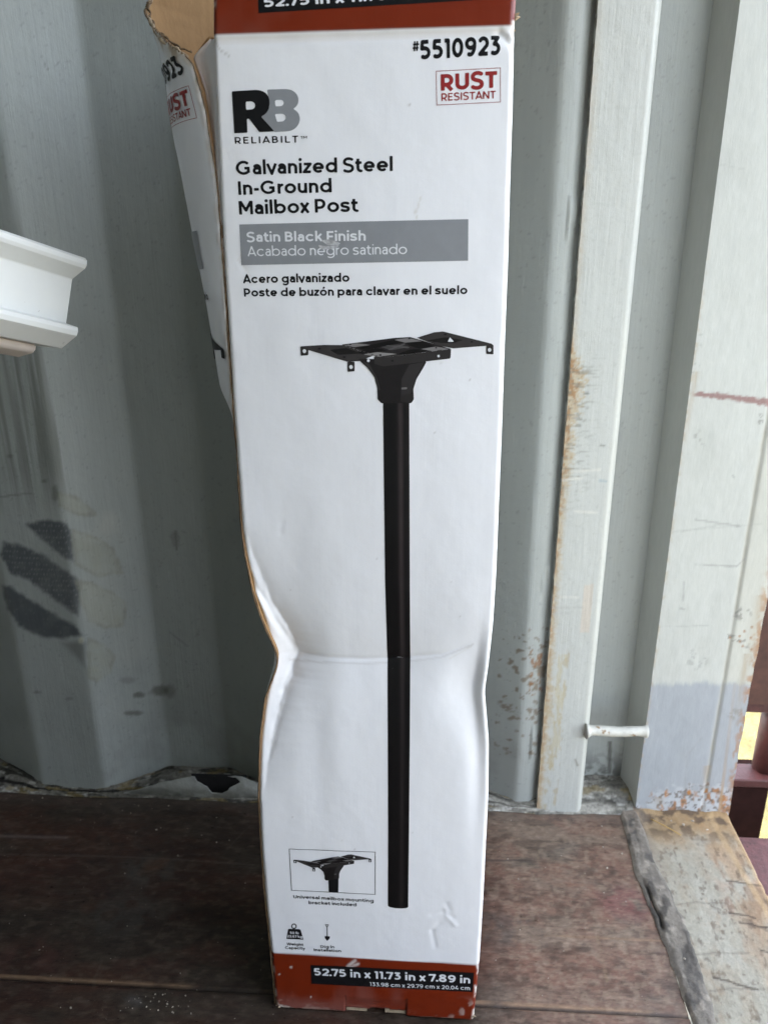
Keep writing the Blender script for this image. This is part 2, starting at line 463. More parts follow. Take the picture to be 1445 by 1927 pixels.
# grime in the recess by the post
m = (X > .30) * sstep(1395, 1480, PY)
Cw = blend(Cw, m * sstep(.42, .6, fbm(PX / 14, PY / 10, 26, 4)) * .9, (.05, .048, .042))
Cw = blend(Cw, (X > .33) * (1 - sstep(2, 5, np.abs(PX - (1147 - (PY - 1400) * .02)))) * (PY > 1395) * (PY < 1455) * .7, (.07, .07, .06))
Cw = blend(Cw, sstep(.52, .75, fbm(X * 9, Zw * 6, 72, 5)) * .16 * sstep(.2, -.2, X), (.20, .21, .19))
Cw = blend(Cw, sstep(.78, .84, fbm(PX / 5, PY / 5, 99, 2)) * .35, (.20, .21, .19))

wall = empty('container_wall', (-.3, 1.24, 0))
tag(wall, 'grey-green painted corrugated steel container wall with scuffs and grime standing behind the carton', 'wall')
wall_off = np.array([-.3, 1.24, 0])
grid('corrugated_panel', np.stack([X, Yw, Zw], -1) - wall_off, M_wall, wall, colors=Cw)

# ---- flat plate welded over the panel joint
xs = np.concatenate([[.2135], np.arange(.2137, .306, .0020), [.3055]])
zs = np.concatenate([np.arange(-.005, 1.62, .0026), [1.7, 2.4]])
X, Zp = np.meshgrid(xs, zs)
Yp = np.repeat(profile(xs, [(.2, 1.2095), (.2915, 1.2095), (.3010, 1.222), (.3055, 1.290), (.34, 1.293)], .0022)[None], len(zs), 0)
edge_n = .0018 * (fbm(Zp * 60, Zp * 0 + 3, 5, 4) - .5)
X = X + edge_n * (1 - sstep(.2135, .222, X))
Yp = Yp + .0012 * (fbm(X * 30, Zp * 16, 3, 4) - .5)
PX, PY = pix(np.stack([X, Yp, Zp], -1))
Cp = np.empty(X.shape + (3,)); Cp[:] = (.435, .447, .415)
Cp *= (1 + .06 * (fbm(X * 14, Zp * 5, 5, 4) - .5))[..., None]
Cp = blend(Cp, sstep(.282, .296, X) * .45 * sstep(560, 660, PY), (.50, .50, .43))
dl = (X - .2135) / .084
wr = np.interp(PY, [0, 170, 640, 668, 700, 760, 800, 860, 930, 990, 1060, 1150, 1300, 1420, 1520],
               [.05, .10, .05, .12, .36, .30, .18, .20, .12, .11, .12, .10, .14, .12, .10])
rn = fbm(PX / 6, PY / 4.5, 23, 4)
Cp = blend(Cp, sstep(.10, -.06, dl - wr * (rn * 1.5)) * np.interp(PY, [0, 600, 660, 1060, 1500], [.2, .35, .9, .8, .85]), (.40, .33, .22))
Cp = blend(Cp, sstep(.05, -.05, dl - wr * .62 * (rn * 1.5)) * sstep(.40, .52, fbm(PX / 5, PY / 7, 29, 3)) * np.interp(PY, [0, 600, 660, 1060, 1500], [.1, .3, .95, .7, .5]), (.29, .165, .075))
Cp = blend(Cp, sstep(.54, .74, fbm(PX / 17, PY / 3.5, 39, 5)) * sstep(.75, .1, dl) * np.interp(PY, [640, 700, 900, 1000], [0, .7, .6, 0]), (.17, .165, .13))
for a, b, am, c_ in (((1100, 204), (1214, 202), .25, (.35, .36, .33)), ((1112, 384), (1158, 386), .4, (.36, .37, .34)), ((1105, 448), (1150, 460), .3, (.38, .39, .36)),
                 ((1048, 905), (1095, 900), .8, (.55, .545, .48)), ((1075, 888), (1128, 884), .7, (.55, .545, .48)), ((1080, 962), (1122, 965), .75, (.55, .545, .48)),
                 ((1040, 1144), (1094, 1143), .6, (.36, .36, .34)), ((1040, 1155), (1068, 1154), .4, (.36, .36, .34)), ((1055, 1124), (1088, 1124), .6, (.55, .545, .48)),
                 ((1040, 1185), (1105, 1182), .3, (.42, .42, .40)), ((1128, 904), (1140, 906), .7, (.26, .33, .36)), ((1100, 740), (1106, 740), .8, (.10, .10, .09)),
                 ((1130, 838), (1136, 839), .7, (.14, .14, .12)), ((1082, 1430), (1086, 1440), .7, (.15, .14, .11)), ((1060, 1360), (1075, 1345), .35, (.36, .36, .33))):
    Cp = blend(Cp, (1 - sstep(.8, 3.6, seg_dist(PX, PY, [a, b]) + wob[0, 0] * 0)) * am * (.4 + .9 * fbm(PX / 6, PY / 5, 31, 3)), c_)
Cp = blend(Cp, (np.abs(PX - np.interp(PY, [1100, 1260], [1108, 1092])) < 9) * (PY > 1100) * (PY < 1190) * .35, (.55, .42, .30))
Cp = blend(Cp, (dl < .45) * sstep(1180, 1240, PY) * sstep(.5, .66, fbm(PX / 9, PY / 16, 47, 4)) * .6, (.36, .30, .19))
Cp = blend(Cp, (np.abs(dl - .3) < .09) * (PY > 1230) * (PY < 1450) * sstep(.42, .58, fbm(PX / 5, PY / 30, 48, 3)) * .5, (.40, .34, .20))
Cp = blend(Cp, sstep(.70, .8, fbm(PX / 5, PY / 5, 98, 2)) * .25, (.33, .33, .30))
Cp = blend(Cp, sstep(.55, .7, fbm(PX / 10, PY / 16, 88, 3)) * (np.abs(dl - .6) < .22) * (PY < 190) * .25, (.42, .44, .41))
pl = grid('flat_bar', np.stack([X, Yp, Zp], -1) - wall_off, M_wall, wall, colors=Cp)
pl['label'] = 'pale vertical flat bar with rust along its left edge'
# its thickness on the left
box_mesh('bar_edge', np.array([.2137, 1.2110, 0]) - wall_off, np.array([.219, 1.238, 2.4]) - wall_off,
         material('bar_edge_rust', color=(.27, .26, .22), rough=.85, noise=.5, nscale=60, bump=.002, bscale=90, fleck=((.45, .46, .42), 35, .52)), pl)

# ---- post at the doorway
xs = np.concatenate([np.arange(.384, .578, .0020), [.5785]])
tt = np.concatenate([np.linspace(0, 1, 22), 1 + np.arange(1, 89) / 88, 2 + np.linspace(.1, 1, 14)])
def post_xy(t):
    if t <= 1: return .3880 + .0140 * t, 1.296 - .0745 * t
    if t <= 2:
        x = .402 + .1745 * (t - 1); return x, 1.2215
    return .5765 + .0015 * (t - 2), 1.2215 + .085 * (t - 2)
pp = np.array([post_xy(t) for t in tt])
pp[:, 1] += .0022 * np.exp(-((pp[:, 0] - .5275) / .0032) ** 2) * (tt < 2)
zs = np.concatenate([np.arange(-.012, 1.62, .0026), [1.7, 2.4]])
X = np.repeat(pp[:, 0][None], len(zs), 0); Yq = np.repeat(pp[:, 1][None], len(zs), 0)
Zq = np.repeat(zs[:, None], len(tt), 1); TT = np.repeat(tt[None], len(zs), 0)
# knock the corners round a little
for k in (21, 109):
    pass
Yq = Yq + .0016 * (fbm(X * 25, Zq * 12, 4, 4) - .5)
bl = sstep(.05, .0, Zq)
Yq = Yq - bl * .004 * fbm(X * 50, Zq * 50, 6, 3)
Xr = X + (TT > 1.9) * .004 * (fbm(Zq * 25, Zq * 0, 65, 4) - .5)
PX, PY = pix(np.stack([Xr, Yq, Zq], -1))
front = (TT > .98) & (TT <= 2.001)
Cq = np.empty(X.shape + (3,)); Cq[:] = (.425, .435, .40)
Cq *= (1 + .06 * (fbm(X * 9, Zq * 5, 5, 4) - .5))[..., None]
Cq = blend(Cq, (X > .531) * front * .40, (.42, .41, .34))
rep = front * sstep(1280, 1292, PY + 9.0 * (fbm(PX / 30, PX * 0, 2, 4) - .5) + 10 * (fbm(PX / 3.5, PY / 14, 2, 3) - .5))
Cq = blend(Cq, rep * .9, (.285, .306, .326))                           # repainted foot, bluer
Cq = blend(Cq, front * np.exp(-((X - .5275) / .0042) ** 2) * .75 * (.5 + .9 * fbm(PX / 9, PY / 22, 7, 3)), (.27, .26, .21))
wob2 = (fbm(PX / 6, PY / 6, 43, 3) - .5) * 9
d = np.abs(PY - np.interp(PX, [1300, 1360, 1445], [741, 746, 757])) + wob2 * .8
Cq = blend(Cq, front * (1 - sstep(3, 9, d * np.interp(PX, [1290, 1345, 1445], [1.9, 1.2, .85]) + 6 * (fbm(PX / 5, PY / 4, 4, 4) - .45))) * .85 * sstep(1298, 1312, PX), (.20, .095, .088))
for a, b, am in (((1308, 978), (1390, 990), .55), ((1282, 1000), (1370, 985), .25), ((1380, 1057), (1390, 1060), .0), ((1286, 1095), (1285, 1130), .5), ((1280, 1145), (1286, 1147), .6),
                 ((1238, 1180), (1330, 1177), .35), ((1265, 1000), (1445, 985), .2), ((1290, 300), (1300, 302), .5), ((1378, 896), (1381, 899), .7), ((1320, 835), (1326, 838), .5),
                 ((1308, 1062), (1385, 1066), .65), ((1385, 1066), (1400, 1052), .6), ((1355, 310), (1400, 318), .25), ((1260, 1560), (1290, 1480), .3), ((1290, 1425), (1330, 1375), .3), ((1292, 1430), (1285, 1500), .35)):
    Cq = blend(Cq, front * (1 - sstep(.7, 2.8, seg_dist(PX, PY, [a, b]) + wob2 * .25)) * am * sstep(.22, .55, fbm(PX / 16, PY / 16, 37, 3)), (.25, .25, .235))
for cxp, cyp, rx, ry, am in ((1395, 1155, 24, 16, .6), (1368, 1198, 20, 6, .75), (1390, 1205, 18, 6, .6), (1408, 1225, 12, 18, .45), (1390, 1345, 28, 16, .45), (1374, 1338, 10, 6, .6),
                         (1306, 690, 12, 25, .35), (1318, 640, 6, 20, .3), (1312, 822, 10, 18, .4), (1430, 790, 8, 16, .5), (1310, 1240, 30, 28, .25)):
    d = np.hypot((PX - cxp) / rx, (PY - cyp) / ry)
    ring = sstep(.55, .64, fbm(PX / 7, PY / 6, int(cxp), 4))
    Cq = blend(Cq, front * (1 - sstep(.5, 1, d)) * ring * am * 1.3, (.19, .19, .17))
for cxp, cyp in ((1373, 1200), (1391, 1197), (1391, 1207), (1412, 1200), (1413, 1222), (1414, 1180), (1400, 1188), (1397, 1216)):
    Cq = blend(Cq, (1 - sstep(1.2, 3.4, np.hypot(PX - cxp, PY - cyp))) * .8, (.24, .10, .03))
# rust up the outer edge and at the foot
er = sstep(.560, .578, X + .012 * (fbm(PX / 8, PY / 8, 12, 3) - .5)) * sstep(.42, .56, fbm(PX / 7, PY / 11, 13, 4))
Cq = blend(Cq, er * np.interp(PY, [1000, 1120, 1500], [.0, .75, .85]), (.30, .14, .05))
Cq = blend(Cq, (TT > 2.0) * sstep(1090, 1130, PY) * .9, (.33, .135, .03))
ft = np.interp(PX, [1195, 1240, 1300, 1380], [1522, 1494, 1484, 1478])
fr = fbm(PX / 11, PY / 9, 66, 4)
crust = sstep(-8, 10, PY - ft + (fr - .5) * 60)
Cq = blend(Cq, front * crust * .65, (.42, .435, .45))
Cq = blend(Cq, front * crust * sstep(.53, .66, fbm(PX / 9, PY / 12, 67, 5)) * .9, (.27, .125, .045))
Cq = blend(Cq, front * crust * sstep(.55, .66, fbm(PX / 6, PY / 5, 68, 4)) * .8, (.11, .085, .065))
Cq = blend(Cq, front * (1 - sstep(1.5, 4.5, np.abs(PX - (1366 - (PY - 1420) * .12)))) * (PY > 1285) * np.interp(PY, [1285, 1420, 1470, 1495], [.15, .3, .5, .9]), (.32, .22, .13))
for cxp, cyp, rx, ry in ((1253, 1494, 5, 9), (1242, 1520, 8, 6), (1328, 1488, 4, 9), (1362, 1505, 7, 12), (1296, 1490, 5, 6)):
    Cq = blend(Cq, front * (1 - sstep(.5, 1.1, np.hypot((PX - cxp) / rx, (PY - cyp) / ry) + wob2 / 7)) * sstep(.35, .6, fbm(PX / 4, PY / 5, 5, 3)) * .95, (.36, .155, .04))
Cq = blend(Cq, front * (1 - sstep(.4025, .4085, X + .004 * (fbm(PX / 4, PY / 7, 3, 3) - .5))) * sstep(420, 560, PY) * .5 * sstep(.45, .6, fbm(PX / 4, PY / 9, 19, 3)), (.36, .30, .20))
for px0, y0, y1, w0 in ((1310, 700, 900, 3), (1432, 1120, 1290, 6), (1405, 1230, 1400, 4), (1330, 1440, 1500, 4), (1240, 1500, 1525, 5)):
    xx = px0 - (PY - y0) * .17
    Cq = blend(Cq, front * np.exp(-((PX - xx) / (w0 * 1.6)) ** 2) * (PY > y0) * (1 - sstep(y0, y1, PY)) * .45 * (.4 + fbm(PX / 3, PY / 30, 27, 3)), (.30, .22, .13))
Cq = blend(Cq, front * sstep(.56, .8, fbm(X * 16, Zq * 7, 73, 5)) * .22, (.30, .31, .28))
post = grid('door_post', np.stack([Xr, Yq, Zq], -1), M_post, colors=Cq)
tag(post, 'pale grey steel door post with red scrape, bluish repainted foot and rusty outer edge', 'post')
es = post.modifiers.new('edge', 'EDGE_SPLIT'); es.split_angle = rad(50)

# ---- rod welded between flat bar and post
a, b = np.array([.2905, 1.2080, .190]), np.array([.4035, 1.2190, .184])
n = 26
ts = np.linspace(0, 1, n)
pts = a + (b - a) * ts[:, None]; pts[:, 2] += .001 * np.sin(ts * 9)
rr = .0095 + .006 * np.exp(-(ts / .05) ** 2) + .003 * np.exp(-((1 - ts) / .04) ** 2) + .0010 * (vnoise(ts * 30, ts * 0, 3) - .5)
V, F = tube(pts, rr, 18)
rod = faces_mesh('lashing_rod', V, F, material('rod_paint', color=(.50, .49, .43), rough=.5, noise=.1, nscale=70, bump=.002, bscale=90, fleck=((.24, .17, .10), 60, .66)), None, True)
tag(rod, 'short cream painted rod welded across the recess between flat bar and door post', 'rod')

# ---- door sill
xs = np.arange(.398, .579, .0024); ys = np.arange(.55, 1.243, .0026)
X, Ys = np.meshgrid(xs, ys)
Zs = .004 + .003 * (fbm(X * 22, Ys * 16, 5, 4) - .5) - .05 * sstep(.5735, .579, X + .004 * (fbm(Ys * 30, Ys * 0, 8, 3) - .5)) + .012 * sstep(1.195, 1.235, Ys) * fbm(X * 40, Ys * 40, 9, 3)
PX, PY = pix(np.stack([X, Ys, Zs], -1))
Cs = np.empty(X.shape + (3,)); Cs[:] = (.34, .325, .27)
Cs = blend(Cs, sstep(.35, .7, fbm(X * 30, Ys * 22, 3, 6)) * .6, (.39, .38, .33))
outer = sstep(.49, .555, X + .05 * (fbm(X * 14, Ys * 9, 41, 5) - .5) + .02 * sstep(.95, 1.15, Ys))
ru = fbm(X * 45, Ys * 26, 31, 6)
Cs = blend(Cs, outer * sstep(.30, .62, ru) * .8, (.36, .25, .155))
Cs = blend(Cs, sstep(.56, .72, ru) * .45, (.36, .27, .19))
Cs = blend(Cs, outer * sstep(.50, .66, fbm(X * 70, Ys * 30, 32, 6)) * .6, (.22, .135, .08))
Cs = blend(Cs, sstep(.60, .74, fbm(X * 150, Ys * 80, 33, 6) + .05 * outer) * .65, (.10, .07, .05))
Cs = blend(Cs, sstep(.45, .7, fbm(X * 60, Ys * 30, 133, 6)) * .30, (.30, .24, .17))
Cs = blend(Cs, outer * sstep(.54, .70, fbm(X * 30, Ys * 22, 34, 6)) * .5, (.40, .22, .15))
Cs = blend(Cs, sstep(.40, .75, fbm(X * 9, Ys * 200, 39, 4)) * (1 - outer) * .15, (.34, .33, .29))
wv_ = X + .012 * fbm(X * 60, Ys * 40, 51, 4)
for yy, xx, ll in ((.965, .535, .03), (.915, .545, .025), (.985, .515, .02), (.86, .46, .03), (1.05, .545, .03)):
    dd = np.abs(Ys - yy - .012 * (fbm(X * 60, Ys * 0 + yy * 9, 52, 4) - .5) + .2 * (X - xx))
    Cs = blend(Cs, (1 - sstep(.0006, .0030, dd)) * (np.abs(X - xx) < ll) * .8, (.05, .035, .028))
Cs = blend(Cs, sstep(1.09, 1.215, Ys + .08 * (fbm(X * 20, Ys * 20, 35, 4) - .5)) * .85, (.33, .22, .11))
Cs = blend(Cs, sstep(1.12, 1.19, Ys) * sstep(.48, .6, fbm(X * 45, Ys * 50, 36, 4)) * .85, (.10, .07, .05))
Cs = blend(Cs, (1 - sstep(.002, .008, np.abs(X - .553 - .012 * np.sin(Ys * 9)))) * .5 * sstep(.85, .95, Ys), (.50, .36, .20))
Cs = blend(Cs, sstep(.562, .574, X) * .8, (.40, .27, .14))
Cs = blend(Cs, (1 - sstep(.400, .424, X + .02 * (fbm(X * 30, Ys * 30, 37, 3) - .5))) * .5, (.24, .21, .18))
for yy in (1.0, .905, .845):
    Cs = blend(Cs, (1 - sstep(.0008, .003, np.abs(Ys - yy - .10 * (X - .45) - .01 * fbm(X * 40, Ys, 3, 3)))) * (X < .50) * .4, (.12, .10, .08))
Cs *= np.array([.88, .85, .80])
sill = grid('door_sill', np.stack([X, Ys, Zs], -1), M_sill, colors=Cs)
tag(sill, 'rusty peeling cream steel door sill at the right of the plywood floor', 'sill')

# ---- grey sealant strip between floor and sill
ys = np.arange(.55, 1.222, .0022); ts = np.linspace(0, 1, 22)
Tg, Ys = np.meshgrid(ts, ys)
xl = np.interp(Ys, [.55, .797, .87, .97, 1.07, 1.214], [.375, .3795, .377, .3725, .365, .3725]) + .006 * (fbm(Ys * 45, Ys * 0, 4, 5) - .5)
xr = np.interp(Ys, [.55, .797, .9, 1.015, 1.09, 1.225], [.415, .4165, .4215, .4210, .410, .4045]) + .009 * (fbm(Ys * 35, Ys * 0 + 5, 5, 5) - .5)
Xg = xl + (xr - xl) * Tg
Zg = .0015 + .0050 * np.clip(np.sin(math.pi * Tg) * 2.2, 0, 1) + .0050 * (fbm(Xg * 70, Ys * 22, 6, 5) - .5) * np.clip(np.sin(math.pi * Tg) * 3, 0.2, 1)
Cg = np.empty(Xg.shape + (3,)); Cg[:] = (.150, .132, .110)
Cg = blend(Cg, sstep(.45, .65, fbm(Xg * 40, Ys * 18, 7, 4)) * .6, (.215, .19, .155))
Cg = blend(Cg, sstep(.48, .7, fbm(Xg * 160, Ys * 9, 71, 4)) * .55, (.09, .078, .065))
Cg = blend(Cg, sstep(.60, .7, fbm(Xg * 90, Ys * 60, 72, 5)) * .7, (.27, .235, .19))
Cg = blend(Cg, sstep(.55, .68, fbm(Xg * 60, Ys * 30, 8, 4)) * .7, (.055, .05, .045))
Cg = blend(Cg, sstep(1.08, 1.2, Ys) * sstep(.4, .6, fbm(Xg * 50, Ys * 50, 9, 4)) * .7, (.24, .20, .16))
crack = 1 - sstep(.0006, .0030, np.abs(Tg * .04 - .003 - .006 * fbm(Ys * 20, Ys * 0, 11, 3)))
Cg = blend(Cg, crack * sstep(.40, .55, fbm(Ys * 9, Ys * 0 + 2, 13, 3)) * .9, (.008, .007, .006))
Zg = Zg - crack * .006 * sstep(.40, .55, fbm(Ys * 9, Ys * 0 + 2, 13, 3))
seal = grid('sealant_strip', np.stack([Xg, Ys, Zg], -1), M_caulk, colors=Cg)
tag(seal, 'cracked dark grey sealant strip between plywood floor and door sill', 'sealant')

# ---- ridge of dirt and old sealant along the foot of the wall
xs = np.arange(-1.05, .412, .0024); ts = np.linspace(0, 1, 26)
Xd, Td = np.meshgrid(xs, ts)
wd = .040 + .045 * sstep(.285, .31, Xd) + .02 * sstep(-.45, -.2, -np.abs(Xd + .35) - .1)
yfront = 1.206 + .008 * (fbm(Xd * 14, Xd * 0, 5, 4) - .5) + .002 * np.sin(Xd * 21)
prof_b = np.interp(Xd, xw, yp) + .004
Yd = yfront + (np.maximum(prof_b, 1.226) - yfront) * Td
hgt = .013 + .012 * (fbm(Xd * 16, Td * 2, 15, 4) - .35) + .009 * sstep(.25, .34, Xd) + .014 * sstep(-.70, -.80, Xd) * fbm(Xd * 30, Td * 4, 4, 3)
Zd = .0015 + hgt * np.sin(np.clip(Td * 1.25, 0, 1) * math.pi / 2) + .006 * (fbm(Xd * 55, Td * 9, 16, 4) - .5) * np.sin(Td * math.pi)
Zd = np.maximum(Zd, .0008)
Cd = np.empty(Xd.shape + (3,)); Cd[:] = (.19, .18, .155)
rl = sstep(.02, .14, Xd)
Cd = blend(Cd, rl * .8, (.33, .315, .27))
Cd = blend(Cd, sstep(.46, .6, fbm(Xd * 24, Td * 4, 18, 4)) * .75, (.10, .095, .08))
Cd = blend(Cd, sstep(.52, .64, fbm(Xd * 40, Td * 7, 19, 4)) * .8 * (1 - .4 * rl), (.03, .028, .024))
Cd = blend(Cd, sstep(.60, .7, fbm(Xd * 50, Td * 8, 20, 4)) * .7, (.42, .41, .37))
Cd = blend(Cd, (np.abs(Td - .22 - .2 * fbm(Xd * 9, Xd * 0, 22, 3)) < .05) * (.9 - .35 * rl), (.012, .011, .010))
Cd = blend(Cd, sstep(.62, .7, fbm(Xd * 30, Td * 6, 24, 4)) * .6, (.20, .15, .06))
dirt = grid('dirt', np.stack([Xd, Yd, Zd], -1), M_dirt, colors=Cd)
tag(dirt, 'ridge of dirt and old sealant along the foot of the wall', kind='stuff')

# ---- peeling pale membrane at the wall foot, left of the carton
def march(S, xs, ys):
    """marching squares: polygons where S<0"""
    ny, nx = S.shape
    ins = S < 0
    nC = ny * nx
    den = np.where(np.abs(S[:, 1:] - S[:, :-1]) < 1e-12, 1, S[:, 1:] - S[:, :-1]); th = np.clip(-S[:, :-1] / den, 0, 1)
    den = np.where(np.abs(S[1:] - S[:-1]) < 1e-12, 1, S[1:] - S[:-1]); tv = np.clip(-S[:-1] / den, 0, 1)
    XX, YY = np.meshgrid(xs, ys)
    hx = xs[:-1] + th * np.diff(xs); hy = np.repeat(ys[:, None], nx - 1, 1)
    vx = np.repeat(xs[None], ny - 1, 0); vy = ys[:-1, None] + tv * np.diff(ys)[:, None]
    V = np.concatenate([np.stack([XX.ravel(), YY.ravel()], 1), np.stack([hx.ravel(), hy.ravel()], 1), np.stack([vx.ravel(), vy.ravel()], 1)])
    nH = ny * (nx - 1)
    R, Cc = np.meshgrid(np.arange(ny - 1), np.arange(nx - 1), indexing='ij')
    c = [R * nx + Cc, R * nx + Cc + 1, (R + 1) * nx + Cc + 1, (R + 1) * nx + Cc]
    e = [nC + R * (nx - 1) + Cc, nC + nH + R * nx + Cc + 1, nC + (R + 1) * (nx - 1) + Cc, nC + nH + R * nx + Cc]
    code = ins[:-1, :-1] * 1 + ins[:-1, 1:] * 2 + ins[1:, 1:] * 4 + ins[1:, :-1] * 8
    polys = []
    for k in range(1, 16):
        sel = code == k
        if not sel.any(): continue
        idx = []
        for j in range(4):
            if k >> j & 1: idx.append(c[j][sel])
            if (k >> j & 1) != (k >> ((j + 1) % 4) & 1): idx.append(e[j][sel])
        polys.append(np.stack(idx, 1))
    used = np.unique(np.concatenate([p.ravel() for p in polys])) if polys else np.array([], int)
    rm = np.full(len(V), -1); rm[used] = np.arange(len(used))
    return V[used], [rm[p] for p in polys]

def join_polys(items):
    Vs, Ps, o = [], [], 0
    for V, polys in items:
        Vs.append(V); Ps += [p + o for p in polys]; o += len(V)
    return np.concatenate(Vs), Ps

def poly_mesh(name, V3, polys, mats, parent=None, colors=None, smooth=True):
    loops = np.concatenate([p.ravel() for p in polys])
    tot = np.concatenate([np.full(len(p), p.shape[1]) for p in polys])
    st = np.concatenate([[0], np.cumsum(tot)[:-1]])
    return mesh_arrays(name, V3, loops, st, tot, mats, parent, colors, smooth)

xs = np.arange(-.60, -.28, .002); zs = np.arange(-.002, .075, .002)
XX, ZZ = np.meshgrid(xs, zs)
arch = np.interp(XX, [-.60, -.58, -.52, -.46, -.40, -.36, -.31, -.29], [.006, .012, .034, .046, .050, .048, .030, .010])
arch = arch + .006 * (fbm(XX * 30, XX * 0, 3, 3) - .5)
S = ZZ - arch
hole = poly_sdf([(-.452, .045), (-.405, .049), (-.372, .046), (-.362, .038), (-.385, .026), (-.398, .014), (-.418, .014), (-.428, .028), (-.448, .036)], XX, ZZ) + .004 * (fbm(XX * 90, ZZ * 90, 4, 3) - .5)
S = np.maximum(S, -hole)
V2, polys = march(S, xs, zs)
y3 = 1.2135 - .004 * fbm(V2[:, 0] * 20, V2[:, 1] * 30, 5, 3) + .010 * sstep(.02, .05, V2[:, 1])
Cm = np.empty((len(V2), 3)); Cm[:] = (.34, .345, .315)
Cm = blend(Cm, sstep(.035, .0, V2[:, 1]) * sstep(.3, .6, fbm(V2[:, 0] * 40, V2[:, 1] * 60, 6, 4)) * .8, (.13, .125, .105))
Cm = blend(Cm, sstep(.5, .65, fbm(V2[:, 0] * 30, V2[:, 1] * 30, 7, 4)) * .5, (.22, .22, .19))
mem = poly_mesh('peeling_membrane', np.stack([V2[:, 0], y3, V2[:, 1]], 1) - wall_off, polys, M_sheet, wall, Cm)
mem['label'] = 'pale peeling membrane with a ragged black hole at the wall foot'
so = mem.modifiers.new('thick', 'SOLIDIFY'); so.thickness = .0015
# black sheet behind the rotted hole, its shade put into the colour
faces_mesh('hole_backing', [tuple(np.array(p) - wall_off) for p in ((-.46, 1.2225, .004), (-.35, 1.2225, .004), (-.35, 1.2225, .052), (-.46, 1.2225, .052))], [(0, 1, 2, 3)],
           material('hole_shade', color=(.010, .009, .009), rough=.9, noise=.3, nscale=60), wall)

# ---- the rest of the container shell (roof, far end, header over the doorway)
tag(box_mesh('roof', (-6, -1.12, 2.40), (.62, 1.32, 2.46), M_shell), 'steel roof of the container', kind='structure')
tag(box_mesh('opposite_wall', (-6, -1.14, -.02), (.58, -1.10, 2.398), M_shell), 'inner face of the container wall behind the photographer', kind='structure')
tag(box_mesh('shading_leaf', (.585, -1.098, -.02), (.62, -.20, 2.398), M_shell), 'unseen closed door leaf added to narrow the light from the doorway', kind='structure')  # unseen leaf, added to keep the wall left of the carton dark
tag(box_mesh('end_wall', (-3.06, -1.12, 0), (-3.0, 1.16, 2.398), M_shell), 'inner end wall of the container', kind='structure')

# ---- maroon hinge outside the post
hg = empty('hinge_assembly', (.64, 1.33, 0))
tag(hg, 'maroon painted hinge with pin and lugs outside the door post', 'hinge')
ho = np.array([.64, 1.33, 0])
def hz(py): return on_y(1430, py, 1.31)[2]
V, F = tube([(.690, 1.345, hz(1464)), (.690, 1.345, hz(1400)), (.690, 1.345, hz(1340))], [.024] * 3, 28)
faces_mesh('hinge_pin', [tuple(np.array(v) - ho) for v in V], F, M_maroon, hg, True)
box_mesh('lug', np.array([.585, 1.312, hz(1343)]) - ho, np.array([.76, 1.372, hz(1318)]) - ho, M_maroon, hg, .003)
box_mesh('lug', np.array([.585, 1.305, hz(1480)]) - ho, np.array([.76, 1.358, hz(1466)]) - ho, M_maroon, hg, .003)
V, F = tube([(.700, 1.36, hz(1318)), (.700, 1.36, hz(1200)), (.700, 1.36, hz(900))], [.040] * 3, 28)
faces_mesh('hinge_pin', [tuple(np.array(v) - ho) for v in V], F, M_maroon, hg, True)
box_mesh('hinge_block', np.array([.588, 1.309, -.20]) - ho, np.array([.690, 1.40, hz(1480) - .002]) - ho,
         material('maroon_shaded', color=(.016, .006, .005), rough=.95, spec=.1, noise=.3, nscale=40), hg, .003)  # near-black copy of the maroon, the block's shade put into its colour
box_mesh('rear_plate', np.array([.590, 1.302, .195]) - ho, np.array([.68, 1.318, 2.3]) - ho, material('maroon_plate_shaded', color=(.06, .024, .016), rough=.7, noise=.3, nscale=40), hg)  # plate coloured as maroon standing in shadow
pl2 = box_mesh('door_threshold', (.5785, .55, -.10), (.80, 1.205, -.035), material('threshold_paint', color=(.105, .038, .036), rough=.6, noise=.3, nscale=60, bump=.001, bscale=150, fleck=((.05, .02, .016), 110, .66)), None, .004)
tag(pl2, 'maroon steel threshold plate just outside the door sill', 'threshold')
#BOXPART
# ================================================================== carton
BO = np.array([-.2103, .7868, 0.0])
byaw, blean, broll = -.0165, .0429, .0044
BW, ZB, BL = .287, .1028, 1.1277
_ex = np.array([math.cos(byaw), math.sin(byaw), 0]); _n = np.array([-math.sin(byaw), math.cos(byaw), 0])
_u = np.array([0, 0, 1]) * math.cos(blean) + _n * math.sin(blean)
EX = _ex * math.cos(broll) + _u * math.sin(broll); EU = -_ex * math.sin(broll) + _u * math.cos(broll)
EN = np.cross(EU, EX) * -1.0
if EN[1] < 0: EN = -EN                      # points into the box
TOPV = ZB + BL + .107

def flatUV(px, py, depth=0.0):
    d = ray(px, py); o = BO + EN * depth - CO
    t = (o @ EN) / (d @ EN)
    P = CO + d * t - BO
    return P @ EX, P @ EU

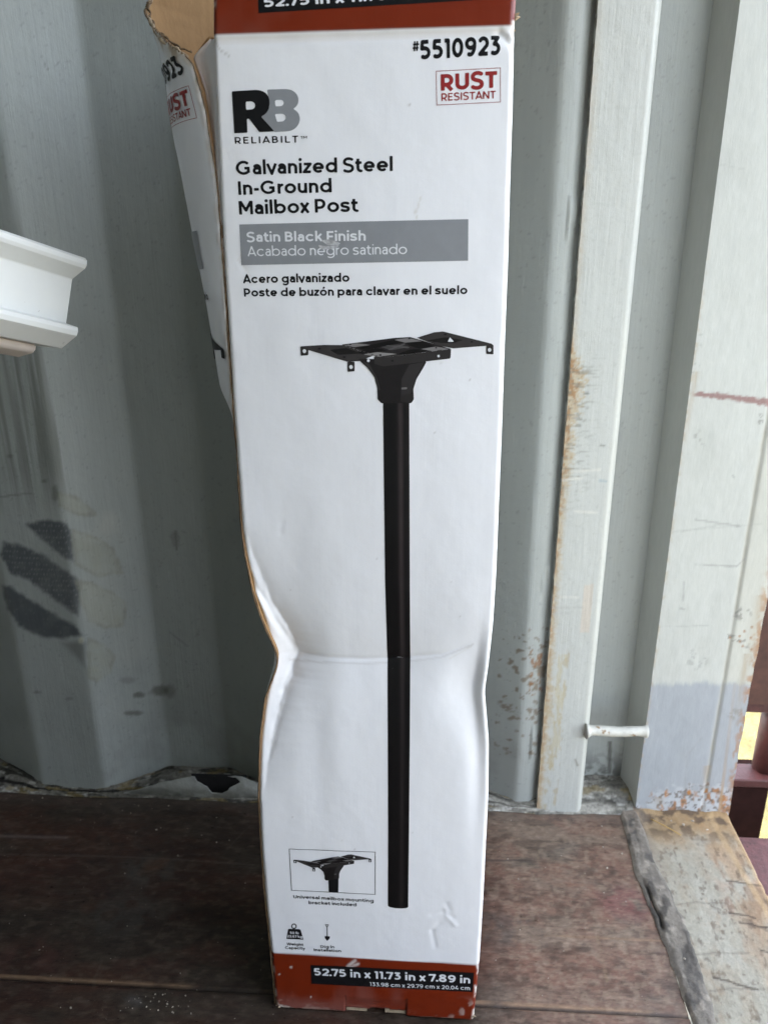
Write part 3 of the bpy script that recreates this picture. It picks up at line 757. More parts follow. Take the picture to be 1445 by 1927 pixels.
_le = [(398, -20), (400, 68), (402, 110), (408, 250), (418, 450), (428, 600), (438, 760), (448, 900), (455, 1000), (462, 1050), (480, 1130), (497, 1180), (512, 1240), (509, 1275),
       (498, 1320), (489, 1400), (487, 1500), (492, 1600), (500, 1700), (510, 1794), (519, 1897), (521, 1930)]
_re = [(973, -20), (968, 46), (965, 200), (960, 350), (956, 500), (950, 650), (945, 800), (939, 950), (934, 1080), (928, 1180), (919, 1260), (912, 1305), (915, 1340), (920, 1400),
       (919, 1500), (914, 1600), (909, 1700), (902, 1815), (891, 1923), (890, 1935)]
_leU = np.array([flatUV(*p) for p in _le]); _reU = np.array([flatUV(*p) for p in _re])
_leU = _leU[np.argsort(_leU[:, 1])]; _reU = _reU[np.argsort(_reU[:, 1])]
def smooth_interp(tab, sm=.006):
    vf = np.arange(-.05, 1.40, .001)
    uf = np.interp(vf, tab[:, 1], tab[:, 0])
    k = np.exp(-.5 * (np.arange(-20, 21) * .001 / sm) ** 2); k /= k.sum()
    uf = np.convolve(np.pad(uf, 20, mode='edge'), k, mode='valid')
    return lambda v: np.interp(v, vf, uf)
EL, ER = smooth_interp(_leU, .007), smooth_interp(_reU, .007)
VD = flatUV(530, 1243)[1]; VD_T = flatUV(460, 985)[1]; VD_B = flatUV(490, 1520)[1]
VR = flatUV(912, 1300)[1]
_crU, _crV = np.array([flatUV(*p) for p in [(545, 1243), (600, 1246), (680, 1248), (760, 1245), (830, 1236), (890, 1213), (960, 1190)]]).T
def depth(U, v):
    """how far the printed face is pushed in (+) or bulges out (-)"""
    dl = np.maximum(U - EL(v), 0); dr = np.maximum(ER(v) - U, 0)
    d = np.zeros(np.broadcast(U, v).shape)
    r = .0055
    for q in (dl, dr):
        t = np.clip(r - q, 0, r)
        d = d + (r - np.sqrt(np.maximum(r * r - t * t, 0)))
    # crushed left corner: two facets that meet at the crease
    tri = np.where(v > VD, (VD_T - v) / (VD_T - VD), (v - VD_B) / (VD - VD_B))
    tri = np.clip(tri, 0, 1)
    wid = (.0035 + .0235 * tri) * (1 + .30 * (fbm(v * 70, v * 0, 61, 4) - .5))
    q = dl / wid
    inner = .35 + .65 * np.clip(q, 0, 1)                 # the folded corner faces the doorway ...
    outer_ = np.exp(-np.maximum(dl - wid, 0) / .020)      # ... the hollow beside it runs out to the right
    d = d + .0155 * tri ** 1.1 * np.where(q < 1, inner, outer_)
    d = d + .0016 * tri * np.exp(-((dl - wid) / .006) ** 2) * (fbm(U * 160, v * 90, 62, 4) - .5) * 2
    # crease across the face
    vc = np.interp(U, _crU, _crV)
    amp = .0115 * (1 - .75 * sstep(.17, .27, U)) * (1 - .3 * sstep(.03, .0, dl))
    up = np.exp(-np.abs(v - vc) / .085); dn = np.exp(-np.abs(v - vc) / .075)
    d = d + amp * np.where(v > vc, up, dn)
    d = d + .0011 * np.exp(-((v - vc) / .0020) ** 2) * sstep(.27, .24, U) * sstep(.028, .04, dl)
    # soft hollows
    for (uu, vv, su, sv, a) in ((.050, VD + .09, .020, .07, .0022), (.095, VD - .08, .018, .09, -.0014), (.075, VD - .09, .014, .10, .0013)):
        d = d + a * np.exp(-.5 * (((U - uu) / su) ** 2 + ((v - vv) / sv) ** 2))
    d = d + .0085 * np.exp(-((dr - .016) / np.where(dr < .016, .009, .030)) ** 2) * np.exp(-.5 * ((v - VR - .004) / np.where(v > VR, .040, .050)) ** 2)
    d = d + .003 * np.exp(-((dr - .012) / .012) ** 2) * np.exp(-.5 * ((v - VR + .10) / .07) ** 2)
    d = d - .0035 * np.sin(np.clip(U / BW, 0, 1) * math.pi) * sstep(VD + .05, VD + .35, v) * sstep(ZB + BL, ZB + BL - .2, v)
    # fold under the red band, which leans back
    vt = ZB + BL
    d = d + .0022 * np.exp(-((v - vt + .004) / .0035) ** 2) + np.maximum(v - vt, 0) * .10
    # small crumples low at the right, and near the top left corner
    for a, b, am in (((819, 1782), (813, 1752), .0007), ((813, 1752), (826, 1738), .0005), ((838, 1720), (856, 1740), -.0008), ((812, 1722), (832, 1714), .0006), ((840, 1702), (846, 1712), .0006), ((834, 1718), (850, 1726), .0006),
                     ((940, 62), (966, 88), .0018), ((948, 58), (968, 74), -.0014), ((600, 470), (640, 455), .0009),
                     ((470, 520), (450, 490), .0005), ((455, 1075), (520, 1205), -.0010), ((468, 1085), (545, 1235), .0012), ((478, 1120), (535, 1200), -.0008), ((550, 1250), (527, 1310), .0009), ((540, 1300), (505, 1430), .0008),
                     ((530, 985), (527, 1003), .0004)):
        (u0, v0), (u1, v1) = flatUV(*a), flatUV(*b)
        q = seg_dist(U, v, [(u0, v0), (u1, v1)])
        d = d + am * np.exp(-(q / .0032) ** 2)
    d = d + .0010 * (fbm(U * 9 + 3, v * 6, 5, 3) - .5) + .0009 * (fbm(U * 34, v * 26, 6, 3) - .5)
    return d

def F3(U, v, off=0.0):
    U = np.asarray(U, float); v = np.asarray(v, float)
    d = depth(U, v) - off
    return BO + U[..., None] * EX + v[..., None] * EU + d[..., None] * EN

def UV(px, py):
    d = 0.0
    for _ in range(8):
        u, v = flatUV(px, py, d)
        d = float(depth(np.array([np.clip(u, .004, BW - .004)]), np.array([v]))[0])
    return np.array([u, v])

carton = empty('cardboard_carton', tuple(BO))
tag(carton, 'tall battered white carton with red ends, printed with a black post, torn open upper left', 'box')

# ---- front panel
sv = np.concatenate([np.arange(.0, TOPV, .0022), [TOPV]])
ss = np.concatenate([np.array([0, .0012, .0028, .0048, .0075, .0105, .014, .018, .0225, .028]), np.linspace(.0345, .9655, 150), 1 - np.array([.028, .0225, .018, .014, .0105, .0075, .0048, .0028, .0012, 0])])
S_, V_ = np.meshgrid(ss, sv)
el, er = EL(V_), ER(V_)
U_ = el + S_ * (er - el)
vbot = .0032 + .003 * (fbm(U_ * 22, U_ * 0, 3, 3) - .5)
Vv = V_ + vbot * np.clip(1 - V_ / .03, 0, 1)
P = F3(U_, Vv)
PX, PY = pix(P)
Cb = np.empty(U_.shape + (3,)); Cb[:] = (.83, .835, .855)
redl = ZB + .0006 * np.sin(U_ * 30)
red = (1 - sstep(redl - .0012, redl + .0010, Vv)) + sstep(ZB + BL - .0008, ZB + BL + .0010, Vv)
Cb = blend(Cb, red, (.175, .018, .003))
Cb = blend(Cb, (1 - sstep(.0015, .006, np.abs(Vv - (ZB + BL - .005)))) * .45 * (Vv < ZB + BL), (.66, .60, .52))
dl, dr = U_ - el, er - U_
wn_ = fbm(U_ * 70, Vv * 70, 8, 4)
# worn fibres on edges, creases and bottom corners
Cb = blend(Cb, sstep(.0050, .0005, np.minimum(dl, dr)) * sstep(.52, .64, wn_) * np.where(red > .5, .9, .35), (.66, .60, .53))
bw_ = sstep(.016, .002, Vv + .020 * (wn_ - .5) + .010 * (np.minimum(np.abs(U_ - .11), np.abs(U_ - .19)) < .01) * 0)
cor = np.maximum(sstep(.06, .0, dl), sstep(.06, .0, dr))
Cb = blend(Cb, bw_ * (.25 + .75 * cor) * sstep(.52, .60, fbm(U_ * 60, Vv * 90, 9, 4)), (.58, .50, .43))
Cb = blend(Cb, sstep(.034, .0, dr) * sstep(.05, .012, Vv) * sstep(.52, .6, fbm(U_ * 90, Vv * 60, 19, 4)) * .9, (.63, .52, .45))
for a, b, am, wd_ in (((655, 1818), (668, 1808), .8, 5), ((660, 1820), (674, 1814), .7, 4), ((897, 1815), (902, 1830), .8, 4), ((893, 1855), (899, 1875), .6, 3), ((403, 70), (404, 110), .4, 3)):
    Cb = blend(Cb, (1 - sstep(.6, wd_, seg_dist(PX, PY, [a, b]))) * am * (.4 + fbm(PX / 2.5, PY / 2.5, 5, 2)), (.70, .66, .62))
for cx_, cy_, r_ in ((548, 1820, 2.2), (526, 1834, 2), (585, 1876, 1.6), (575, 1790, 0.1), (622, 1770, .1)):
    Cb = blend(Cb, 1 - sstep(r_ * .6, r_ * 1.3, np.hypot(PX - cx_, PY - cy_)), (.6, .56, .5))
# shade along the crease put into the colour; a handful of dirt specks
crease_d = seg_dist(PX, PY, [(545, 1241), (600, 1246), (680, 1249), (760, 1246), (830, 1237), (890, 1213)])
Cb = blend(Cb, (1 - sstep(.8, 3.0, crease_d + 2.0 * (fbm(PX / 9, PY / 9, 7, 3) - .5))) * np.interp(PX, [540, 600, 800, 892], [.5, .45, .25, .5]), (.56, .545, .54))
rs = np.random.default_rng(12)
for k in range(34):
    u0, v0 = rs.uniform(.01, BW - .01), rs.uniform(.02, ZB + BL)
    a = rs.uniform(.0002, .0006)
    sel = (np.abs(U_ - u0) < .006) & (np.abs(Vv - v0) < .006)
    Cb[sel] = blend(Cb[sel], (1 - sstep(a, a * 2.4, np.hypot(U_[sel] - u0, (Vv[sel] - v0) * .7))) * rs.uniform(.2, .6), (.33, .30, .27))
for a, b, am in (((786, 415), (779, 395), .35), ((791, 372), (784, 398), .3), ((447, 487), (470, 518), .2), ((452, 478), (468, 495), .2), ((845, 1240), (888, 1216), .15)):
    Cb = blend(Cb, (1 - sstep(.5, 2.2, seg_dist(PX, PY, [a, b]))) * am, (.50, .44, .34))
Cb = blend(Cb, (1 - sstep(.6, 2.6, seg_dist(PX, PY, [(403, 74), (414, 94), (431, 105)]))) * .55, (.40, .38, .36))  # dark crease line painted in place of a shaded fold
Cb = blend(Cb, sstep(.60, .8, fbm(U_ * 10, Vv * 7, 91, 4)) * .10, (.62, .60, .56))
# the hand tab cut into the bottom edge
tabL, tabR = UV(650, 1895)[0], UV(765, 1895)[0]
vt_tab = UV(705, 1876)[1]
intab = (U_ > tabL) & (U_ < tabR) & (Vv < vt_tab)
cut = ((np.abs(U_ - tabL) < .0010) | (np.abs(U_ - tabR) < .0010)) & (Vv < vt_tab)
Cb = blend(Cb, cut * .8, (.06, .012, .006))
P = P + EN * (.0022 * sstep(.0, .02, vt_tab - Vv) * intab)[..., None]
lift = .010 * sstep(.0, .0012, U_ - tabL) * sstep(.0, .0012, tabR - U_)
kill = intab & (Vv < .0095 + .0025 * (fbm(U_ * 60, U_ * 0, 6, 2)))
keep = ~(kill[:-1, :-1] & kill[1:, 1:])
front_panel = grid('front_panel', P - BO, [M_card, M_kraft, M_kraft_edge], carton, colors=Cb, mask=keep)
so = front_panel.modifiers.new('board', 'SOLIDIFY'); so.thickness = .0042; so.offset = -1; so.material_offset = 1; so.material_offset_rim = 2; so.use_quality_normals = True
EDGE_CUT = (tabL, tabR, vt_tab)

# kraft under the tab
for (pa, pb) in ((652, 690), (724, 764)):
    (u0, _), (u1, _) = flatUV(pa, 1905), flatUV(pb, 1908)
    q = [BO + EX * u0 + EU * .0015 + EN * .004, BO + EX * u1 + EU * .0015 + EN * .004, BO + EX * u1 + EU * .014 + EN * .0052, BO + EX * u0 + EU * .014 + EN * .0052]
    o = faces_mesh('kraft_flap', [tuple(p - BO) for p in q], [(0, 1, 2, 3)], M_torn, carton)
    so = o.modifiers.new('board', 'SOLIDIFY'); so.thickness = .003

# ---- side panel, torn off along the front corner and bowed outwards
_tear = np.array([flatUV(*p) for p in [(345, 103), (360, 120), (372, 160), (382, 200), (389, 240), (396, 280), (403, 330), (409, 380), (413, 430), (417, 500), (422, 560), (427, 650), (434, 750), (443, 850)]])
_tear = _tear[np.argsort(_tear[:, 1])]
_sil = np.array([(262, 0), (270, 20), (285, 50), (300, 95), (310, 150), (320, 220), (330, 270), (345, 340), (360, 420), (375, 500), (387, 560), (400, 640), (413, 720), (426, 790), (438, 850)], float)
V_END = _tear[0, 1]
SD = .2004
def tearU(v):
    base = EL(v) - .0022 + .0075 * np.exp(-.5 * ((v - VD) / .022) ** 2)
    m = sstep(V_END - .06, V_END, v)
    tv = np.interp(v, _tear[:, 1], _tear[:, 0])
    top = _tear[-1]; sl = (_tear[-1] - _tear[-3]); tv = np.where(v > top[1], top[0] + (v - top[1]) * sl[0] / sl[1] * .4, tv)
    return base * (1 - m) + tv * m
def side_pt(s, v, A, off=0.0):
    """s = distance back from the front corner along the panel"""
    u = tearU(v)
    t = np.clip(s / SD, 0, 1)
    uu = u * (1 - t) + (-.001) * t - A * np.sin(math.pi * t ** .85)
    dd = .0035 + s * (1 - .10 * np.minimum(A / .06, 1)) 
    # outward normal for print offset (approx)
    return BO + (uu - off)[..., None] * EX + v[..., None] * EU + dd[..., None] * EN
def solve_A():
    vs = np.linspace(V_END, TOPV + .01, 34); As = []
    ssol = np.linspace(0, SD, 60)
    for v in vs:
        lo, hi = 0.0, .14
        for _ in range(22):
            A = (lo + hi) / 2
            pts = side_pt(ssol, np.full(60, v), A)
            px, py = pix(pts)
            i = int(np.argmin(px))
            want = np.interp(py[i], _sil[:, 1], _sil[:, 0])
            if px[i] > want: lo = A
            else: hi = A
        As.append(A)
    return vs, np.array(As)
_Av, _Aa = solve_A()
def Aof(v):
    return np.interp(v, _Av, _Aa) * sstep(V_END, V_END + .07, v)
ssv = np.concatenate([np.arange(0, .12, .0024), np.linspace(.122, SD, 24)])
svv = np.concatenate([np.arange(.004, V_END - .02, .006), np.arange(V_END - .02, TOPV, .0024)])
S2, V2_ = np.meshgrid(ssv, svv)
A2 = Aof(V2_)
P2 = side_pt(S2, V2_, A2)
crn = .004 * (fbm(S2 * 26, V2_ * 10, 5, 3) - .5) * sstep(V_END, V_END + .2, V2_)
P2 = P2 + crn[..., None] * (-EX)
P2 = P2 + (.0022 * (fbm(V2_ * 50, V2_ * 0, 25, 4) - .5) * sstep(.012, 0, S2))[..., None] * EX
V_TOP0 = flatUV(345, 103)[1]
cutv = V_TOP0 + .80 * S2 + .008 * (fbm(S2 * 60, S2 * 0, 3, 4) - .5)
PX, PY = pix(P2)
C2 = np.empty(S2.shape + (3,)); C2[:] = (.76, .77, .80)
C2 = blend(C2, (1 - sstep(ZB - .001, ZB + .001, V2_)), (.175, .018, .003))
tornm = sstep(.020, .004, cutv - V2_ + .012 * (fbm(S2 * 40, V2_ * 40, 7, 3) - .5))
C2 = blend(C2, tornm * .8, (.70, .66, .60))
C2 = blend(C2, tornm * sstep(.5, .62, fbm(S2 * 90, V2_ * 60, 17, 3)) * .8, (.42, .31, .20))
C2 = blend(C2, sstep(.004, .001, S2 + .004 * (fbm(V2_ * 90, V2_ * 0, 4, 3) - .5)) * .5, (.5, .42, .33))
for a, b in (((438, 720), (432, 760)),):
    C2 = blend(C2, (1 - sstep(1, 5, seg_dist(PX, PY, [a, b]))) * .3, (.5, .45, .4))
inside = V2_ < cutv
keep = inside[:-1, :-1] | inside[1:, 1:]
P2s = P2.copy()
side_panel = grid('side_panel', P2s - BO, [M_card, M_kraft, M_kraft_edge], carton, colors=C2, mask=keep, flip=True)
side_panel['label'] = 'torn white side panel bowing outwards'
so = side_panel.modifiers.new('board', 'SOLIDIFY'); so.thickness = .0024; so.offset = -1; so.material_offset = 1; so.material_offset_rim = 2
# frayed lips along the two tears
def ribbon(name, pts, rad_, mat, parent, jit, seed, origin):
    pts = np.asarray(pts, float)
    L = np.concatenate([[0], np.cumsum(np.linalg.norm(np.diff(pts, axis=0), axis=1))])
    n = int(L[-1] / .0025)
    q = np.linspace(0, L[-1], n)
    P_ = np.stack([np.interp(q, L, pts[:, k]) for k in range(3)], 1)
    for k in range(3):
        P_[:, k] += jit * (fbm(q * 70, q * 0 + k, seed + k, 4) - .5)
    r_ = rad_ * (.35 + 1.3 * fbm(q * 200, q * 0, seed + 9, 3))
    Vt, Ft = tube(P_, r_, 8)
    return faces_mesh(name, [tuple(v - origin) for v in Vt], Ft, mat, parent, True)
s_ = np.linspace(0, .12, 50)
vtp = V_TOP0 + .80 * s_
ok = vtp < TOPV - .004
tp = side_pt(s_[ok], vtp[ok], Aof(vtp[ok])) + EN * .001 + EX * .0012
ribbon('torn_edge', tp, .0017, M_torn, carton, .008, 3, BO)
ribbon('torn_edge', tp + EX * .0030 + EU * .001, .0011, M_kraft_edge, carton, .009, 31, BO)
vv_ = np.linspace(.02, V_TOP0, 240)
tp = side_pt(np.zeros(240), vv_, Aof(vv_)) + EX * .0010 - EN * .0004
ribbon('torn_edge', tp, .0006, M_kraft_edge, carton, .0020, 7, BO)

# ---- strip of the side panel left hanging on the front corner
ts = np.linspace(0, 1, 16); vr = np.arange(flatUV(424, 520)[1], flatUV(400, 66)[1], .0022)
Tt, Vr = np.meshgrid(ts, vr)
_rem = np.array([flatUV(*p) for p in [(352, 100), (366, 135), (378, 165), (385, 200), (392, 240), (398, 280), (404, 330), (410, 380), (414, 430), (419, 480), (425, 525)]])
_rem = _rem[np.argsort(_rem[:, 1])]
ru_ = np.interp(Vr, _rem[:, 1], _rem[:, 0])
topl = np.clip((Vr - flatUV(352, 100)[1]) / (flatUV(400, 66)[1] - flatUV(352, 100)[1]), 0, 1)
ru_ = np.where(topl > 0, ru_ + (EL(Vr) - ru_) * topl ** 1.4, ru_)
ru_ = np.minimum(ru_, EL(Vr) - .0006)
ue = EL(Vr) + .0006
wv = ue - ru_
Ur = ue - wv * Tt
dr_ = .0050 + wv * Tt * .62 + .0018 * np.sin(Tt * 5 + Vr * 30) * Tt + .0015 * (fbm(Tt * 4, Vr * 40, 5, 3) - .5)
# mild perspective pull-back so the strip reaches its edge although it lies deeper
Pr = BO + Ur[..., None] * EX + Vr[..., None] * EU + dr_[..., None] * EN
Cr = np.empty(Tt.shape + (3,)); Cr[:] = (.76, .765, .79)
Cr = blend(Cr, sstep(.35, .95, Tt) * .55 * sstep(.35, .6, fbm(Tt * 5, Vr * 40, 4, 3)), (.72, .58, .52))
Cr = blend(Cr, sstep(.70, .95, Tt) * sstep(.5, .62, fbm(Tt * 9, Vr * 60, 24, 3)) * sstep(.0, .06, Vr - flatUV(400, 190)[1]) * .9, (.55, .16, .08))
strip = grid('torn_strip', Pr - BO, [M_card, M_kraft], carton, colors=Cr, flip=True)
so = strip.modifiers.new('board', 'SOLIDIFY'); so.thickness = .003; so.offset = -1; so.material_offset = 1; so.material_offset_rim = 1

# ---- the other panels: right side, back, bottom (kraft inside)
def panel(name, f, n_u, n_v, mats, flip=False):
    a, b = np.meshgrid(np.linspace(0, 1, n_u), np.linspace(0, 1, n_v))
    Pn = f(a, b)
    cc = np.full(a.shape + (3,), .80); vv = .004 + b * (TOPV - .004)
    cc = blend(cc, ((vv < ZB) | (vv > ZB + BL)) * 1.0, (.175, .018, .003))
    o = grid(name, Pn - BO, mats, carton, colors=cc, flip=flip)
    so = o.modifiers.new('board', 'SOLIDIFY'); so.thickness = .004; so.offset = -1; so.material_offset = 1; so.material_offset_rim = 1
    return o
def _right(a, b):
    v = .004 + b * (TOPV - .004)
    u = ER(v) - .0012
    uu = u * (1 - a) + BW * a
    d0 = .0085 + .024 * np.exp(-.5 * ((v - VR) / .04) ** 2) + np.maximum(v - ZB - BL, 0) * .10
    return BO + uu[..., None] * EX + v[..., None] * EU + (d0 * (1 - a) + SD * a)[..., None] * EN
panel('right_panel', _right, 12, 260, [M_card, M_kraft])
def _back(a, b):
    v = .004 + b * (TOPV - .004)
    return BO + (.0005 + a * (BW - .001))[..., None] * EX + v[..., None] * EU + (SD - .0015 - .006 * np.sin(a * math.pi) * 0)[..., None] * EN if False else BO + (.0005 + a * (BW - .001))[..., None] * EX + v[..., None] * EU + np.full(a.shape, SD - .0015)[..., None] * EN
panel('back_panel', _back, 8, 60, [M_card, M_kraft], flip=True)
def _bot(a, b):
    return BO + (.004 + a * (BW - .008))[..., None] * EX + np.full(a.shape, .009)[..., None] * EU + (.008 + b * (SD - .012))[..., None] * EN
panel('bottom_panel', _bot, 6, 6, [M_kraft, M_kraft])
# frayed kraft corners
def fray(name, c, size, seed):
    r2 = np.random.default_rng(seed)
    V, F = [], []
    for k in range(9):
        p = c + r2.normal(0, size * .30, 3)
        dv = r2.normal(0, 1, 3); dv[2] = abs(dv[2]) * .8; dv /= np.linalg.norm(dv)
        sd_ = np.cross(dv, r2.normal(0, 1, 3)); sd_ /= np.linalg.norm(sd_)
        l, w_ = size * r2.uniform(.6, 1.2), size * r2.uniform(.15, .35)
        i = len(V)
        V += [p - sd_ * w_, p + sd_ * w_, p + sd_ * w_ * .6 + dv * l * .6, p + dv * l, p - sd_ * w_ * .7 + dv * l * .5]
        F.append((i, i + 1, i + 2, i + 3, i + 4))
    o = faces_mesh(name, [tuple(v - BO) for v in V], F, M_torn, carton)
    s2 = o.modifiers.new('t', 'SOLIDIFY'); s2.thickness = .0006
    return o
cpt = lambda px, py, dd: (lambda q: BO + EX * q[0] + EU * q[1] + EN * dd)(flatUV(px, py))
fray('frayed_corner', cpt(964, 36, .006), .009, 1)
fray('frayed_corner', cpt(889, 1915, .002), .005, 2)
fray('frayed_corner', cpt(523, 1893, .003), .0055, 3)
#fray('frayed_corner', cpt(536, 1898, .001), .005, 5)

# ================================================================== printing
def arc(cx, cy, rx, ry, a0, a1, n=22):
    return [(cx + rx * math.cos(math.radians(a)), cy + ry * math.sin(math.radians(a))) for a in np.linspace(a0, a1, n)]

def bez(p0, p1, p2, p3, n=14):
    t = np.linspace(0, 1, n)[:, None]
    p0, p1, p2, p3 = map(np.array, (p0, p1, p2, p3))
    q = (1 - t) ** 3 * p0 + 3 * (1 - t) ** 2 * t * p1 + 3 * (1 - t) * t * t * p2 + t ** 3 * p3
    return [tuple(x) for x in q]

def glyph(ch, w):
    """centre lines of a geometric sans; cap height 1, stroke w. returns (paths, dots, advance)"""
    h = w / 2; X = .745; T = 1 - h; r = X / 2 - h; R = r * 1.06; sb = .060
    P, D = [], []
    x0 = sb + h
    if ch == ' ': return [], [], .30
    if ch in 'oó':
        P = [arc(x0 + R, X / 2, R, r, 0, 360, 40)]; adv = x0 + 2 * R + h + sb
        if ch == 'ó': P.append([(x0 + R - .03, .86), (x0 + R + .13, 1.06)])
    elif ch in 'bp':
        c = x0 + R; P = [arc(c, X / 2, R, r, 0, 360, 40), [(x0, 0), (x0, 1.06)] if ch == 'b' else [(x0, X), (x0, -.27)]]; adv = c + R + h + sb
    elif ch in 'dgq':
        c = x0 + R; P = [arc(c, X / 2, R, r, 0, 360, 40)]; xr_ = c + R
        if ch == 'd': P.append([(xr_, 0), (xr_, 1.06)])
        else: P.append([(xr_, X), (xr_, .02)] + arc(c + .0, .02, R, .255, 0, -140, 18))
        adv = xr_ + h + sb
    elif ch == 'a':
        wd = .40; xr_ = x0 + wd
        P = [arc(x0 + .20, X - h - .19, .20, .19, 150, 0, 14) + [(xr_, X - h - .19), (xr_, 0)],
             [(xr_, .43), (x0 + .17, .43)] + arc(x0 + .155, .43 - (.43 - h) / 2, .155, (.43 - h) / 2, 90, 270, 16) + [(x0 + .20, h)] + arc(x0 + .20, .43 - h - .0, .20, .43 - 2 * h, -90, -5, 10)]
        adv = xr_ + h + sb
    elif ch == 'e':
        c = x0 + R * .98; P = [arc(c, X / 2, R * .98, r, 0, 308, 36), [(x0 + .02, X / 2 - .01), (c + R * .98 + h * .6, X / 2 - .01)]]; adv = c + R + h + sb * .8
    elif ch == 'c':
        c = x0 + R; P = [arc(c, X / 2, R, r, 42, 318, 34)]; adv = c + R * .9 + h + sb * .5
    elif ch == 's':
        wd = .43; a = x0 - .03
        P = [bez((a + wd, X - h - .045), (a + wd * .75, X - h + .03), (a, X - h + .05), (a, X * .70)) + bez((a, X * .70), (a, X * .44), (a + wd, X * .60), (a + wd, X * .30)) + bez((a + wd, X * .30), (a + wd, h - .05), (a + wd * .25, h - .02), (a - .03, h + .06))]
        adv = a + wd + h + sb
    elif ch == 'n':
        wd = .44; P = [[(x0, 0), (x0, X)], [(x0, .34)] + arc(x0 + wd / 2, X - h - wd / 2, wd / 2, wd / 2, 180, 0, 18) + [(x0 + wd, 0)]]; adv = x0 + wd + h + sb
    elif ch == 'u':
        wd = .44; P = [[(x0 + wd, 0), (x0 + wd, X)], [(x0, X), (x0, h + wd / 2)] + arc(x0 + wd / 2, h + wd / 2, wd / 2, wd / 2, 180, 360, 18) + [(x0 + wd, .42)]]; adv = x0 + wd + h + sb
    elif ch == 'm':
        wd = .40; P = [[(x0, 0), (x0, X)]]
        for k in range(2):
            q = x0 + k * wd; P.append([(q, .34)] + arc(q + wd / 2, X - h - wd / 2, wd / 2, wd / 2, 180, 0, 16) + [(q + wd, 0)])
        adv = x0 + 2 * wd + h + sb
    elif ch == 'h':
        wd = .44; P = [[(x0, 0), (x0, 1.06)], [(x0, .34)] + arc(x0 + wd / 2, X - h - wd / 2, wd / 2, wd / 2, 180, 0, 18) + [(x0 + wd, 0)]]; adv = x0 + wd + h + sb
    elif ch == 'r':
        P = [[(x0, 0), (x0, X)], [(x0, .34)] + arc(x0 + .27, X - h - .26, .27, .26, 180, 92, 10)]; adv = x0 + .30 + .02
    elif ch == 'l': P = [[(x0, 0), (x0, 1.06)]]; adv = x0 + h + sb
    elif ch == 'i': P = [[(x0, 0), (x0, X)]]; D = [(x0, .97, h * 1.18)]; adv = x0 + h + sb
    elif ch == 't':
        xc = .04 + .17; P = [[(xc, .93), (xc, .26)] + arc(xc + .2, .20 + h * .7, .2, .20, 180, 285, 10), [(.03, X - h), (xc + .25, X - h)]]; adv = xc + .31
    elif ch == 'f':
        xc = .05 + .15; P = [[(xc, 0), (xc, .80)] + arc(xc + .2, .80, .2, 1.06 - h - .80, 180, 75, 10), [(.03, X - h), (xc + .25, X - h)]]; adv = xc + .28
    elif ch == 'k': P = [[(x0, 0), (x0, 1.06)], [(x0, .26), (x0 + .45, X)], [(x0 + .20, .42), (x0 + .48, 0)]]; adv = x0 + .50 + .06
    elif ch == 'v': P = [[(.06, X), (.345, 0.02), (.63, X)]]; adv = .69
    elif ch == 'y': P = [[(.06, X), (.345, .04)], [(.63, X), (.30, -.10)] + [(.24, -.20), (.15, -.215), (.06, -.17)]]; adv = .69
    elif ch == 'x': P = [[(.08, X), (.56, 0)], [(.08, 0), (.56, X)]]; adv = .64
    elif ch == 'z': P = [[(.08, X - h), (.53, X - h), (.08, h), (.55, h)]]; adv = .62
    elif ch == 'G':
        c = x0 + .43; P = [arc(c, .5, .43, .5 - h, 45, 312, 36), [(c + .06, .47), (c + .43, .47)], [(c + .43 - h, .47), (c + .43 - h, .14)]]; adv = c + .43 + h + sb * .8
    elif ch == 'C': c = x0 + .43; P = [arc(c, .5, .43, .5 - h, 45, 315, 34)]; adv = c + .40 + sb
    elif ch == 'O': c = x0 + .43; P = [arc(c, .5, .43, .5 - h, 0, 360, 40)]; adv = c + .43 + h + sb
    elif ch == 'S':
        wd = .54; a = x0 - .02
        P = [bez((a + wd, .86), (a + wd * .72, 1.0), (a, .99), (a, .72)) + bez((a, .72), (a, .44), (a + wd, .60), (a + wd, .28)) + bez((a + wd, .28), (a + wd, -.01), (a + wd * .2, .0), (a - .03, .15))]; adv = a + wd + h + sb
    elif ch == 'I': P = [[(x0 + .02, 0), (x0 + .02, 1)]]; adv = x0 + .02 + h + sb + .02
    elif ch == 'M': P = [[(x0, 0), (x0, 1)], [(x0 + .76, 0), (x0 + .76, 1)], [(x0 + .02, .97), (x0 + .38, .30), (x0 + .74, .97)]]; adv = x0 + .76 + h + sb
    elif ch == 'N': P = [[(x0, 0), (x0, 1)], [(x0 + .62, 0), (x0 + .62, 1)], [(x0 + .02, .97), (x0 + .60, .03)]]; adv = x0 + .62 + h + sb
    elif ch in 'PRB':
        wd = .52; xm = x0 + wd - .27
        P = [[(x0, 0), (x0, 1)]]
        if ch == 'B':
            P += [[(x0, T), (xm - .03, T)] + arc(xm - .03, (T + .53) / 2, .24, (T - .53) / 2, 90, -90, 14) + [(x0, .53)], [(x0, .53), (xm, .53)] + arc(xm, (.53 + h) / 2, .27, (.53 - h) / 2, 90, -90, 14) + [(x0, h)]]
        else:
            P += [[(x0, T), (xm, T)] + arc(xm, (T + .36) / 2, .27, (T - .36) / 2, 90, -90, 16) + [(x0, .36)]]
            if ch == 'R': P += [[(xm - .02, .36), (x0 + wd + .02, 0)]]
